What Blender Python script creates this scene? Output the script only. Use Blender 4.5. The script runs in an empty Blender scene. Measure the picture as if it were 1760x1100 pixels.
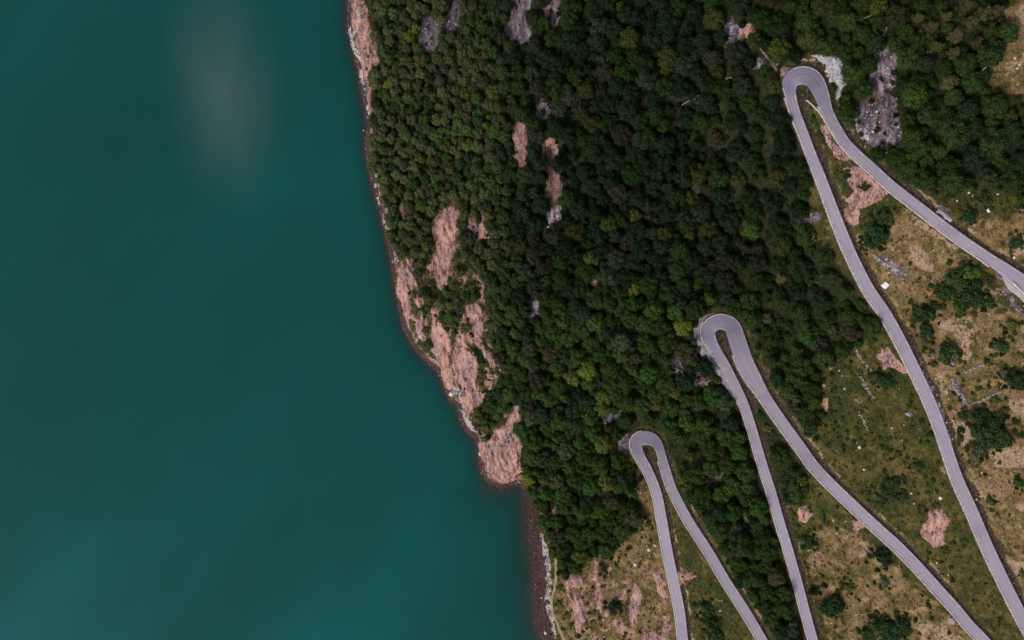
import bpy, bmesh, math, random
import numpy as np
from mathutils import Vector, Matrix

random.seed(11)
rng = np.random.default_rng(11)
SC = bpy.context.scene
COL = SC.collection

# ------------------------------------------------------------------ camera, sky, sun, exposure
HC = 420.0            # drone height above the fjord (m)
FPX = 1640.0          # focal length in pixels of the 1760 px wide photograph
cam = bpy.data.cameras.new('camera')
cam.sensor_width = 36.0
cam.lens = 36.0 * FPX / 1760.0
cam.clip_start = 1.0
cam.clip_end = 5000.0
camo = bpy.data.objects.new('camera', cam)
camo.location = (0, 0, HC)
COL.objects.link(camo)
SC.camera = camo

SUN_EL, SUN_AZ = 38.0, 228.0     # azimuth counter-clockwise from +X : soft light from the lower left, over the fjord
w = bpy.data.worlds.new('World'); SC.world = w; w.use_nodes = True
nt = w.node_tree
sky = nt.nodes.new('ShaderNodeTexSky'); sky.sky_type = 'NISHITA'; sky.sun_disc = False
sky.sun_elevation = math.radians(SUN_EL); sky.sun_rotation = math.radians(90 - SUN_AZ)
sky.dust_density = 1.0; sky.air_density = 1.0
bg = nt.nodes['Background']; bg.inputs['Strength'].default_value = 0.11
ov = nt.nodes.new('ShaderNodeHueSaturation'); ov.inputs['Saturation'].default_value = 0.40    # thin overcast greys the sky evenly
nt.links.new(sky.outputs[0], ov.inputs['Color']); nt.links.new(ov.outputs[0], bg.inputs[0])
sun = bpy.data.lights.new('sun', 'SUN'); sun.energy = 1.35; sun.angle = math.radians(20); sun.color = (1.0, 0.91, 0.84)
suno = bpy.data.objects.new('sun', sun); COL.objects.link(suno)
sd = Vector((math.cos(math.radians(SUN_EL)) * math.cos(math.radians(SUN_AZ)),
             math.cos(math.radians(SUN_EL)) * math.sin(math.radians(SUN_AZ)), math.sin(math.radians(SUN_EL))))
suno.rotation_euler = sd.to_track_quat('Z', 'Y').to_euler()
SC.view_settings.view_transform = 'Standard'; SC.view_settings.look = 'None'
SC.view_settings.gamma = 1.0; SC.view_settings.use_curve_mapping = False
SC.view_settings.exposure = 0.66

# ------------------------------------------------------------------ helpers
def tag(o, label=None, cat=None, group=None, kind=None):
    if label: o['label'] = label
    if cat: o['category'] = cat
    if group: o['group'] = group
    if kind: o['kind'] = kind
    return o

def link(name, me, mat=None, parent=None):
    o = bpy.data.objects.new(name, me); COL.objects.link(o)
    if mat is not None and me is not None and len(me.materials) == 0: me.materials.append(mat)
    if parent is not None: o.parent = parent
    return o

def empty(name, loc=(0, 0, 0)):
    o = bpy.data.objects.new(name, None); COL.objects.link(o); o.location = loc
    o.empty_display_size = 0.5
    return o

def mesh(name, V, F, smooth=False):
    me = bpy.data.meshes.new(name)
    me.from_pydata([tuple(v) for v in V], [], [tuple(f) for f in F]); me.update()
    if smooth: me.polygons.foreach_set('use_smooth', [True] * len(me.polygons))
    return me

def sstep(a, b, x):
    t = np.clip((x - a) / (b - a), 0, 1); return t * t * (3 - 2 * t)

def hash2(ix, iy, seed):
    h = (ix.astype(np.int64) * 374761393 + iy.astype(np.int64) * 668265263 + seed * 982451653) & 0xffffffff
    h = ((h ^ (h >> 13)) * 1274126177) & 0xffffffff
    h = h ^ (h >> 16)
    return (h & 0xffffff) / float(0xffffff)

def vnoise(x, y, seed=0):
    x0 = np.floor(x); y0 = np.floor(y); fx = x - x0; fy = y - y0
    fx = fx * fx * fx * (fx * (fx * 6 - 15) + 10); fy = fy * fy * fy * (fy * (fy * 6 - 15) + 10)
    a = hash2(x0, y0, seed); b = hash2(x0 + 1, y0, seed); c = hash2(x0, y0 + 1, seed); d = hash2(x0 + 1, y0 + 1, seed)
    return (a + (b - a) * fx) * (1 - fy) + (c + (d - c) * fx) * fy

def fbm(x, y, sc, octv=4, seed=0):
    x = np.asarray(x, float); y = np.asarray(y, float)
    s = 0; amp = 1; tot = 0; f = 1.0 / sc
    for k in range(octv):
        s = s + amp * (vnoise(x * f + 17.3 * k, y * f - 9.1 * k, seed + k) * 2 - 1); tot += amp; amp *= 0.5; f *= 2.03
    return s / tot

def ridged(x, y, sc, octv=3, seed=0):
    s = 0; amp = 1; tot = 0; f = 1.0 / sc
    for k in range(octv):
        s = s + amp * (1 - np.abs(vnoise(x * f + 5.3 * k, y * f + 3.7 * k, seed + k) * 2 - 1)); tot += amp; amp *= 0.5; f *= 2.1
    return s / tot

def sdf_poly(X, Y, poly):
    """signed distance, positive inside"""
    X = np.asarray(X, float); Y = np.asarray(Y, float)
    d = np.full(X.shape, 1e9); ins = np.zeros(X.shape, bool)
    n = len(poly)
    for i in range(n):
        ax, ay = poly[i][0], poly[i][1]; bx, by = poly[(i + 1) % n][0], poly[(i + 1) % n][1]
        ex, ey = bx - ax, by - ay; L = ex * ex + ey * ey + 1e-12
        t = np.clip(((X - ax) * ex + (Y - ay) * ey) / L, 0, 1)
        d = np.minimum(d, (X - ax - t * ex) ** 2 + (Y - ay - t * ey) ** 2)
        c = (ay > Y) != (by > Y)
        with np.errstate(divide='ignore', invalid='ignore'):
            xi = ax + (Y - ay) * ex / (ey if ey != 0 else 1e-9)
        ins ^= c & (X < xi)
    d = np.sqrt(d)
    return np.where(ins, d, -d)

def dist_line(X, Y, line):
    d = np.full(np.shape(X), 1e9)
    for i in range(len(line) - 1):
        ax, ay = line[i][0], line[i][1]; bx, by = line[i + 1][0], line[i + 1][1]
        ex, ey = bx - ax, by - ay; L = ex * ex + ey * ey + 1e-12
        t = np.clip(((X - ax) * ex + (Y - ay) * ey) / L, 0, 1)
        d = np.minimum(d, (X - ax - t * ex) ** 2 + (Y - ay - t * ey) ** 2)
    return np.sqrt(d)

def C(ox, oy, s, pts): return [(ox + x / s, oy + y / s) for x, y in pts]
S = 3.93
def w2p(x, y, z):      # world -> photo pixel (for tests on traced outlines)
    k = FPX / (HC - z); return 880 + x * k, 550 - y * k

# ------------------------------------------------------------------ traced data (photo pixels)
SHORE = [(575, -260), (588, -120), (594, -50), (598, 0), (597, 43), (601, 58), (608, 94), (615, 120), (620, 153), (626, 183), (632, 211),
         (629, 232), (628, 254), (632, 278), (638, 308), (648, 346), (660, 392), (669, 433), (676, 474), (684, 519), (693, 565),
         (711, 596), (731, 621), (752, 638), (762, 662), (772, 688), (786, 698), (790, 718), (800, 741), (815, 753), (821, 769),
         (823, 794), (826, 809), (833, 822), (843, 831), (859, 837), (879, 834), (893, 831), (903, 846), (908, 868), (910, 895),
         (912, 931), (916, 953), (918, 991), (919, 1032), (923, 1067), (929, 1097), (938, 1140), (955, 1220), (985, 1350)]

# road: px, py, width px ; then heights at key indices
A_ = [(1215, 1290, 20), (1192, 1190, 20), (1181, 1135, 20), (1174, 1100, 20), (1168, 1049, 20), (1157.5, 998, 20), (1147, 947, 20), (1138, 896, 20),
      (1128, 845, 19), (1112.5, 807, 19), (1100, 785, 20), (1093, 769, 23)]
H1 = [(1096, 757, 25), (1110, 752.5, 25), (1125, 758, 22)]
B_ = [(1132.5, 769, 18), (1137.5, 785.5, 18), (1144, 807, 18), (1151, 829, 18), (1159, 849, 18), (1184, 896, 18.5), (1217, 947, 18.5), (1247, 998, 18.5),
      (1280, 1049, 19), (1310, 1100, 19), (1345, 1165, 20)]
L1 = [(1368, 1225, 22), (1390, 1243, 24), (1412, 1228, 22)]
C_ = [(1416, 1180, 19), (1408, 1140, 18.5), (1397.5, 1100, 18.5), (1383.5, 1049, 18.5), (1370, 998, 18.5), (1355.5, 947, 18.5), (1340, 896, 18.5), (1325.5, 845, 18.5),
      (1311, 800, 18.5), (1296, 749, 18.5), (1280, 698, 18), (1257.5, 649, 18), (1245, 625, 18), (1232.5, 606, 20), (1221, 585, 24), (1217, 569, 27)]
H2 = [(1223, 558, 28), (1239.5, 552.5, 28), (1257, 559.5, 29)]
D_ = [(1265.5, 580, 30), (1271, 597, 31), (1279, 618, 29), (1287, 635, 28), (1294.5, 648, 27), (1309, 673, 24), (1325, 698, 22.5), (1342.5, 723.5, 22), (1361, 749, 22), (1379.5, 774.5, 22),
      (1397, 799, 22), (1422.5, 827, 22), (1451, 854.5, 22), (1480, 882, 22), (1509, 909, 22), (1539, 936, 22.5), (1567, 964, 22.5), (1592, 991, 22.5),
      (1616, 1018, 22.5), (1641, 1045, 22), (1664, 1073, 22), (1690, 1100, 22), (1765, 1180, 22)]
L2 = [(1835, 1262, 26), (1868, 1275, 28), (1870, 1245, 26)]
E_ = [(1820, 1163, 24), (1786, 1113, 24), (1763, 1073, 24), (1748, 1045, 24), (1721, 991, 24), (1695, 936, 24), (1672, 882, 24), (1647, 827, 23.5), (1636, 797, 23), (1618.5, 743.6, 23),
      (1599, 693, 23), (1575, 642, 23.5), (1550, 591, 23.5), (1522, 540, 23.5), (1494, 499, 23.5), (1468.5, 450, 23), (1445.5, 397, 23), (1426, 346, 21.5), (1406.5, 295, 20.5),
      (1397, 272, 19.5), (1381, 229, 19), (1367.5, 195, 20), (1359, 165, 22), (1356.5, 146, 27)]
H3 = [(1364, 134, 31), (1380, 129, 34), (1398, 136, 33)]
F_ = [(1411, 160, 28), (1421, 190, 24), (1434.5, 216, 21.5), (1451, 243, 21), (1476, 269, 21), (1497, 287.5, 21), (1529.5, 317.5, 21.5), (1583, 359.5, 21.5), (1639, 402.5, 21.5), (1698, 443.5, 22), (1725, 462, 26),
      (1752, 482, 28), (1800, 514, 27), (1960, 622, 27)]
seq = [A_, H1, B_, L1, C_, H2, D_, L2, E_, H3, F_]
zk = {id(A_): (17, 32), id(H1): (32.3, 33.0), id(B_): (33.4, 43.5), id(L1): (45, 47), id(C_): (47.5, 61), id(H2): (61.5, 62.5), id(D_): (63, 81.5),
      id(L2): (84, 86), id(E_): (87, 106), id(H3): (106.6, 108), id(F_): (108.6, 124)}
RP = []; LEG = []
for li, leg in enumerate(seq):
    z0, z1 = zk[id(leg)]
    cum = [0]
    for i in range(1, len(leg)): cum.append(cum[-1] + math.hypot(leg[i][0] - leg[i - 1][0], leg[i][1] - leg[i - 1][1]))
    for i, (x, y, wd) in enumerate(leg):
        z = z0 + (z1 - z0) * cum[i] / cum[-1]
        k = (HC - z) / FPX
        RP.append(((x - 880) * k, -(y - 550) * k, z, wd * k * (0.98 if (li in (1, 5, 9) or wd >= 26.5) else 0.87))); LEG.append(li)
RP = np.array(RP)
def catmull(P, leg, step=1.0):
    out = []; lg = []
    n = len(P)
    for i in range(n - 1):
        p0 = P[max(i - 1, 0)]; p1 = P[i]; p2 = P[i + 1]; p3 = P[min(i + 2, n - 1)]
        # centripetal-like tangents
        d1 = np.linalg.norm(p2[:3] - p1[:3]); d0 = max(np.linalg.norm(p1[:3] - p0[:3]), 1e-3); d2 = max(np.linalg.norm(p3[:3] - p2[:3]), 1e-3)
        m1 = (p2 - p0) / (d1 + d0) * d1 if i > 0 else (p2 - p1)
        m2 = (p3 - p1) / (d1 + d2) * d1 if i < n - 2 else (p2 - p1)
        m = max(2, int(round(d1 / step)))
        for j in range(m):
            t = j / m; t2 = t * t; t3 = t2 * t
            out.append((2 * t3 - 3 * t2 + 1) * p1 + (t3 - 2 * t2 + t) * m1 + (-2 * t3 + 3 * t2) * p2 + (t3 - t2) * m2); lg.append(leg[i])
    out.append(P[-1]); lg.append(leg[-1])
    return np.array(out), np.array(lg)
ROAD, RLEG = catmull(RP, LEG)
for _ in range(6):   # relax heights and position slightly
    ROAD[1:-1, 2:] = 0.25 * ROAD[:-2, 2:] + 0.5 * ROAD[1:-1, 2:] + 0.25 * ROAD[2:, 2:]
ROAD[1:-1, :2] = 0.25 * ROAD[:-2, :2] + 0.5 * ROAD[1:-1, :2] + 0.25 * ROAD[2:, :2]
tg = np.gradient(ROAD[:, :2], axis=0); tg /= np.linalg.norm(tg, axis=1)[:, None]
RN = np.stack([-tg[:, 1], tg[:, 0]], 1)      # left normal
RARC = np.concatenate([[0], np.cumsum(np.linalg.norm(np.diff(ROAD[:, :3], axis=0), axis=1))])
RPX = np.stack(w2p(ROAD[:, 0], ROAD[:, 1], ROAD[:, 2]), 1)
RPW = ROAD[:, 3] * FPX / (HC - ROAD[:, 2])

c6 = lambda p: C(600, 270, S, p)
c66 = lambda p: C(660, 540, S, p)
c78 = lambda p: C(780, 800, 3.668, p)
c108 = lambda p: C(1080, 820, S, p)
c136 = lambda p: C(1360, 800, 3.667, p)
c1427 = lambda p: C(1420, 270, S, p)
c1454 = lambda p: C(1420, 540, S, p)
c1420 = lambda p: C(1420, 0, S, p)
c116 = lambda p: C(1160, 0, S, p)
c11627 = lambda p: C(1160, 270, S, p)
c11652 = lambda p: C(1160, 520, S, p)
c88 = lambda p: C(880, 270, S, p)
c86 = lambda p: C(860, 0, S, p)
c56 = lambda p: C(560, 0, S, p)
c90 = lambda p: C(900, 540, S, p)
c102 = lambda p: C(1020, 720, S, p)

BIGFACE = {   # rock faces that become things of their own
 'a': (c6([(650, 330), (740, 310), (738, 420), (722, 560), (695, 720), (662, 860), (610, 920), (575, 830), (555, 680), (590, 620), (570, 540), (560, 430), (610, 380)]),
       'tallest salmon-pink rock face standing alone in the shore forest', 'pink'),
 'b': (c6([(790, 410), (850, 410), (880, 470), (900, 390), (930, 440), (935, 530), (960, 580), (900, 540), (860, 590), (840, 500), (800, 480)]),
       'small forked pink rock face just right of the tallest pink face', 'pink'),
 'c': (c6([(385, 690), (420, 720), (440, 800), (470, 920), (500, 960), (505, 1100), (372, 1100), (330, 940), (310, 820), (340, 790), (360, 720)]) + c66([(290, 110), (255, 170), (190, 0)]),
       'pink rock face rising from the white shore ledge, nearest the water', 'pink'),
 'd': (c66([(330, -40), (370, -30), (430, 120), (450, 200), (440, 330), (480, 440), (500, 500), (430, 520), (395, 430), (350, 280), (310, 170)]),
       'narrow orange-pink rock slope above the round shore boulder', 'pink'),
 'e': (c6([(800, 1000), (860, 980), (900, 1020), (925, 1080)]) + c66([(690, 20), (670, 80), (660, 180), (740, 280), (812, 402), (780, 390), (700, 300), (650, 250), (610, 200), (560, 170), (590, 250), (640, 320), (640, 400), (620, 450), (640, 520),
             (690, 520), (670, 620), (620, 660), (560, 680), (530, 600), (520, 500), (470, 380), (470, 250), (490, 120), (530, 40)]),
       'large branching pink rock face above the shore between green shrubs', 'pink'),
 'f': (c66([(890, 580), (910, 600), (920, 680), (937, 722), (900, 710), (880, 760), (910, 830), (935, 900), (910, 1000), (940, 1060), (880, 1090), (900, 1120), (840, 1145), (760, 1140), (690, 1040), (660, 960), (640, 930), (640, 860), (680, 860), (710, 890), (740, 800), (830, 740), (850, 680), (880, 660)]),
       'rounded pink rock headland jutting into the water', 'pink'),
 'g': (c88([(210, -60), (270, -60), (260, 60), (330, 140), (350, 200), (330, 310), (220, 340), (195, 300), (220, 230), (240, 180), (215, 110)]),
       'long thin reddish rock streak deep inside the forest', 'rose'),
 'h': (c88([(210, 345), (330, 312), (342, 380), (300, 472), (240, 472)]), 'pale cracked rock at the foot of the reddish forest streak', 'grey'),
 'i': (c86([(100, 820), (170, 830), (190, 960), (185, 1100), (165, 1150), (100, 1130), (80, 900)]), 'short reddish rock streak, left of the longer forest streak', 'rose'),
 'j': (c86([(50, -60), (230, -60), (205, 180), (212, 290), (130, 290), (40, 250), (20, 180), (60, 80)]), 'grey vertically streaked cliff at the top edge of the forest', 'grey'),
 'k': (c56([(640, 130), (700, 100), (780, 140), (770, 260), (740, 352), (680, 352), (620, 300)]), 'smooth dark slate rock patch near the top of the shore forest', 'slate'),
 'l': (c116([(910, 375), (1000, 350), (1060, 380), (1130, 390), (1132, 480), (1185, 550), (1125, 600), (1112, 672), (1085, 662), (1090, 600), (1050, 510), (1010, 440), (950, 400)]),
       'bluish white rock outcrop just right of the top hairpin', 'white'),
 'm': (c136([(820, 370), (870, 310), (920, 280), (970, 290), (1005, 360), (960, 420), (970, 490), (900, 515), (850, 470), (820, 410)]),
       'round bare salmon patch of rock in the green meadow', 'pink'),
 'n': (c78([(700, 710), (780, 670), (830, 690), (810, 770), (740, 760), (740, 820), (790, 810), (820, 860), (840, 980), (800, 1060), (770, 1050), (760, 920), (725, 850)]),
       'ragged pink rock strip on the slope above the beach path', 'pink'),
 'o': (c78([(1130, 740), (1170, 740), (1190, 830), (1170, 930), (1130, 1000), (1105, 1010), (1110, 900), (1130, 820)]),
       'pink rock strip on the slope nearest the lowest road', 'pink'),
 'p': (c56([(860, -40), (930, -40), (890, 180), (840, 240), (800, 260), (790, 180), (840, 80)]), 'thin grey rock chute above the dark slate patch', 'slate'),
 'q': (c108([(170, 640), (215, 650), (270, 800), (230, 815), (195, 780)]), 'small pink rock right beside the lowest road leg', 'pink'),
 'r': (c136([(50, 270), (100, 260), (130, 320), (90, 375), (50, 340)]), 'small oval pink rock between the two middle roads', 'pink'),
}
SHORESTRIP = [(600, -60), (625, -60), (628, 0), (634, 30), (641, 60), (650, 90), (655, 112), (640, 116), (632, 130), (637, 160), (634, 200), (624, 165), (612, 100), (603, 50)]
PINK = [SHORESTRIP] + [v[0] for v in BIGFACE.values() if v[2] in ('pink', 'rose')] + [
 c6([(340, 300), (375, 330), (390, 410), (370, 430), (335, 360)]), c6([(800, 210), (825, 210), (835, 310), (820, 310)]),
 c6([(905, 780), (925, 800), (915, 920), (885, 980), (895, 860)]), c6([(560, 1020), (600, 1020), (615, 1100), (555, 1100)]),
 c66([(680, 350), (710, 360), (725, 440), (720, 520), (700, 470)]), c78([(600, 290), (650, 240), (655, 310), (590, 330)]),
 c78([(890, 590), (915, 600), (905, 740), (870, 730)]), c78([(960, 640), (1000, 650), (980, 700), (955, 690)]),
 c78([(900, 740), (915, 740), (930, 850), (980, 920), (960, 960), (910, 920), (890, 840)]), c78([(1010, 980), (1060, 990), (1100, 1080), (1040, 1060)]),
 c78([(1060, 780), (1090, 790), (1080, 850), (1030, 850)]), c78([(880, 1070), (920, 1080), (900, 1110), (870, 1110)]),
 c108([(230, 940), (275, 940), (290, 1030), (225, 1035)]), c108([(110, 1040), (160, 1040), (240, 1070), (330, 1110), (100, 1110)]),
 c108([(330, 650), (440, 650), (470, 670), (390, 700), (350, 760)]), c108([(1155, 200), (1210, 190), (1240, 260), (1200, 320), (1160, 290)]),
 c136([(370, 350), (420, 340), (470, 390), (410, 425), (370, 400)]), c116([(430, 190), (510, 160), (550, 230), (500, 260), (440, 290), (420, 260)]),
 c116([(970, 850), (1020, 830), (1060, 960), (1180, 1060), (1200, 1090), (1100, 1090), (1060, 1030), (1000, 900)]),
 c1427([(100, 80), (200, 60), (300, 140), (420, 260), (350, 290), (240, 360), (200, 480), (150, 420), (130, 300), (190, 220)]),
 c88([(520, 810), (580, 795), (620, 850), (580, 890), (530, 860)]), c86([(270, 950), (340, 880), (390, 960), (400, 1090), (290, 1090)]),
 c11652([(1000, 650), (1045, 645), (1040, 740), (1005, 750)]), c11652([(1030, 470), (1080, 410), (1080, 440)]),
 c1454([(370, 240), (430, 220), (460, 300), (540, 390), (510, 400), (440, 350), (380, 370), (350, 300)]),
 c90([(630, 830), (700, 800), (712, 860), (695, 950), (640, 920)]),
 c116([(720, 450), (770, 450), (740, 510), (715, 520), (660, 440), (690, 430)]),
]
TAN = [   # pale dry soil and dead grass
 c6([(770, 760), (840, 750), (880, 800), (860, 850), (800, 860), (760, 850)]), c6([(510, 820), (560, 850), (560, 900), (515, 880)]),
 c108([(410, 960), (445, 970), (440, 1090), (405, 1090)]), c108([(570, 810), (640, 840), (590, 860)]),
 c136([(420, 460), (530, 455), (490, 520), (470, 590), (400, 600), (440, 530)]), c136([(1400, 240), (1500, 230), (1500, 340), (1410, 280)]),
 c136([(760, 870), (860, 880), (900, 950), (960, 980), (990, 1030), (1100, 1080), (1140, 1160), (820, 1160), (770, 980)]), c136([(880, 0), (950, 10), (950, 80), (900, 40)]),
 c136([(1370, 590), (1500, 620), (1500, 760), (1400, 690)]), c1427([(1180, 620), (1290, 530), (1400, 540), (1400, 680), (1290, 690), (1220, 650)]),
 c1427([(1060, 430), (1120, 420), (1170, 480), (1120, 510)]), c1427([(1090, 850), (1170, 860), (1190, 980), (1130, 1000), (1100, 920)]),
 c1427([(740, 1060), (1060, 1070), (1070, 1110), (740, 1110)]), c1427([(520, 340), (560, 350), (800, 540), (960, 650), (940, 680), (760, 570), (600, 440)]),
 c1454([(690, 80), (760, 20), (860, 0), (1080, 20), (1040, 110), (960, 150), (980, 230), (920, 280), (880, 220), (860, 110), (780, 120)]),
 c1454([(720, 380), (780, 330), (840, 400), (830, 560), (790, 560)]), c1454([(820, 700), (960, 740), (990, 800), (930, 960), (880, 900)]),
 c1454([(1090, 900), (1400, 880), (1400, 1040), (1140, 1040)]), c1454([(1170, 640), (1240, 580), (1400, 570), (1400, 740), (1250, 700)]),
 c1454([(520, 660), (580, 650), (590, 700), (530, 715)]), c1454([(570, 960), (640, 1010), (640, 1090), (600, 1040)]), c1454([(700, 1030), (780, 1010), (810, 1090), (740, 1090)]),
 c1420([(1290, 40), (1400, 0), (1400, 150), (1270, 130)]), c1420([(1230, 350), (1400, 300), (1400, 520), (1220, 520), (1130, 560), (1100, 540), (1130, 510), (1190, 480)]),
 c1420([(530, 20), (580, 50), (560, 130), (510, 150), (500, 80)]), c1420([(600, 370), (740, 360), (690, 490), (640, 440)]),
 c11627([(970, 270), (1000, 340), (1060, 480), (1120, 630), (1040, 660), (980, 610), (990, 420)]), c1427([(560, 560), (700, 640), (760, 780), (680, 800), (560, 680)]),
 c102([(520, 690), (550, 700), (590, 960), (570, 1000), (545, 850)]), c1420([(1160, 130), (1330, 160), (1290, 330), (1210, 330)]),
 c1454([(900, 200), (990, 230), (1000, 300), (940, 300)]), c1454([(1200, 150), (1400, 160), (1400, 260), (1240, 240)]),
]
CLIFFZ = [[(680, 445), (735, 440), (745, 350), (790, 335), (800, 450), (835, 475), (842, 530), (852, 600), (868, 640), (850, 670), (880, 690), (900, 715), (893, 790), (872, 838), (835, 828), (820, 770), (795, 725), (770, 675), (735, 612), (702, 565), (685, 500)],
          c78([(690, 690), (830, 650), (860, 760), (960, 600), (1020, 640), (1000, 760), (1120, 700), (1200, 740), (1200, 1010), (1120, 1100), (760, 1100), (700, 900)])]
MAUVE = [v[0] for v in BIGFACE.values() if v[2] in ('grey', 'slate')] + [
 c86([(230, 690), (290, 670), (340, 720), (320, 810), (240, 800)]), c86([(290, -40), (400, -40), (410, 130), (340, 200), (280, 100)]),
 c1420([(350, 180), (400, 210), (430, 330), (470, 380), (480, 580), (400, 600), (480, 660), (490, 800), (540, 960), (490, 1060), (400, 1070), (300, 1000), (200, 900), (200, 800), (240, 680), (280, 560), (360, 340)]),
 c116([(310, 190), (380, 110), (430, 200), (420, 290), (390, 350), (340, 290)]), c116([(560, 400), (640, 400), (660, 450), (560, 470), (480, 470)]),
 c90([(520, 700), (600, 660), (670, 640), (640, 710), (540, 750)]), c90([(630, 830), (700, 800), (712, 860), (695, 950), (640, 920)]),
 c90([(1110, 390), (1230, 400), (1260, 460), (1180, 510), (1130, 470)]), c90([(1000, 310), (1050, 300), (1090, 390), (1020, 400)]),
 c102([(800, 380), (900, 330), (880, 400), (770, 480), (740, 470)]), c11652([(140, 170), (180, 150), (170, 230), (240, 340), (330, 480), (370, 560), (330, 540), (270, 430), (190, 330), (150, 240)]),
 c1427([(1100, 740), (1160, 780), (1210, 880), (1336, 1010), (1336, 1100), (1240, 1000), (1180, 880)]), c1454([(560, 200), (600, 260), (700, 420), (800, 650), (900, 960), (880, 990), (760, 640), (640, 400)]),
 c1427([(300, 640), (400, 680), (540, 790), (480, 820), (420, 760), (320, 700)]), c1454([(840, 430), (880, 440), (970, 610), (930, 630)]), c6([(1200, 960), (1290, 970), (1290, 1080), (1210, 1090)]),
 c11627([(850, 370), (980, 380), (960, 450), (870, 440)]), c1427([(1290, 800), (1420, 850), (1420, 960), (1330, 900)]),
]
WHITEL = [  # bleached band above the waterline: polyline, half width px
 (c56([(200, 40), (240, 130), (220, 190), (172, 240), (190, 300), (205, 360), (232, 400), (242, 500), (262, 620), (292, 770)]), 2.6),
 (c56([(160, 190), (180, 290), (200, 350)]), 3.2),
 (c6([(175, 190), (200, 300), (240, 450), (270, 520), (290, 640), (300, 740)]), 1.8), (c6([(335, 870), (370, 960), (400, 1000), (440, 1100)]), 3.6),
 (c66([(180, 0), (220, 80), (250, 170)]), 2.4), (c66([(300, 215), (335, 245)]), 3.5),
 (c66([(405, 430), (450, 465), (500, 500), (522, 570), (532, 650), (560, 720), (600, 775)]), 3.6), (c66([(645, 900), (665, 950), (705, 1000), (765, 1060)]), 4.5),
 (c78([(290, 85), (350, 65), (400, 45)]), 3.5), (c78([(495, 170), (520, 210)]), 3), (c78([(545, 310), (560, 370)]), 4),
 (c78([(553, 440), (572, 530), (595, 620), (600, 720), (592, 850), (612, 950), (645, 1100), (690, 1300)]), 3.8),
]
DRY = [  # olive-tan dry meadow
 c1427([(430, 400), (530, 350), (780, 520), (980, 680), (900, 760), (1100, 820), (1180, 1000), (1100, 1100), (480, 1100), (350, 880), (200, 650), (290, 600), (420, 600)]),
 c1454([(560, 60), (700, 60), (1100, 0), (1400, 0), (1400, 1130), (950, 1130), (860, 880), (760, 560), (600, 220)]),
 [(950, 950), (1010, 965), (1060, 945), (1110, 900), (1130, 930), (1150, 1000), (1165, 1060), (1180, 1200), (985, 1200), (955, 1050)],
 c136([(200, 380), (420, 440), (560, 540), (700, 690), (900, 860), (1000, 960), (1200, 1160), (600, 1160), (250, 1160), (180, 900), (100, 600)]),
 c136([(1150, 0), (1500, -60), (1500, 900), (1420, 780), (1300, 520), (1200, 250)]),
 c102([(250, 400), (330, 390), (390, 480), (430, 800), (300, 800), (330, 560), (270, 470)]),
 c1420([(1100, 150), (1290, 0), (1500, -50), (1500, 600), (1230, 640), (1080, 560)]),
 c1427([(900, 440), (1400, 380), (1400, 730), (1230, 720), (1000, 560)]),
]
BEACH = [(893, 834), (903, 846), (908, 868), (910, 895), (912, 931), (916, 953), (918, 991), (919, 1032), (923, 1067), (929, 1097), (938, 1140), (955, 1220), (985, 1350),
         (1020, 1350), (985, 1220), (962, 1130), (952, 1094), (944, 1050), (943, 990), (937, 960), (930, 940), (928, 900), (922, 880), (914, 850), (905, 832)]
MAINF = [(628, -90), (645, 60), (642, 150), (640, 205), (636, 240), (641, 285), (655, 330), (672, 420), (690, 450), (700, 440), (720, 500), (735, 600), (765, 630), (810, 690), (815, 740), (880, 800), (898, 815), (905, 838), (918, 855), (930, 880),
         (945, 930), (962, 985), (985, 985), (1010, 960), (1045, 945), (1082, 920), (1098, 880), (1086, 830), (1070, 800), (1070, 750), (1105, 733), (1140, 745), (1160, 800), (1180, 850), (1210, 900), (1250, 960),
         (1290, 1020), (1330, 1090), (1360, 1200), (1400, 1200), (1378, 1060), (1345, 970), (1320, 870), (1300, 790), (1280, 720), (1255, 665), (1225, 620), (1195, 600), (1192, 560), (1225, 533), (1260, 533),
         (1290, 570), (1315, 630), (1355, 695), (1390, 750), (1405, 700), (1405, 645), (1470, 590), (1505, 560), (1485, 520), (1455, 480), (1425, 440), (1385, 390), (1392, 300), (1367, 240), (1345, 180),
         (1335, 130), (1355, 100), (1395, 90), (1400, 40), (1420, -90)]
CDF = [(1278, 650), (1300, 680), (1340, 745), (1388, 812), (1375, 850), (1358, 870), (1345, 860), (1320, 780), (1297, 700)]
TOPF = [(1395, 92), (1400, -90), (1715, -90), (1735, 60), (1705, 110), (1690, 140), (1700, 180), (1790, 190), (1830, 310), (1760, 350), (1720, 320), (1680, 300), (1650, 330), (1600, 320), (1560, 318), (1530, 292), (1480, 240), (1452, 200), (1437, 150)]

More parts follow.
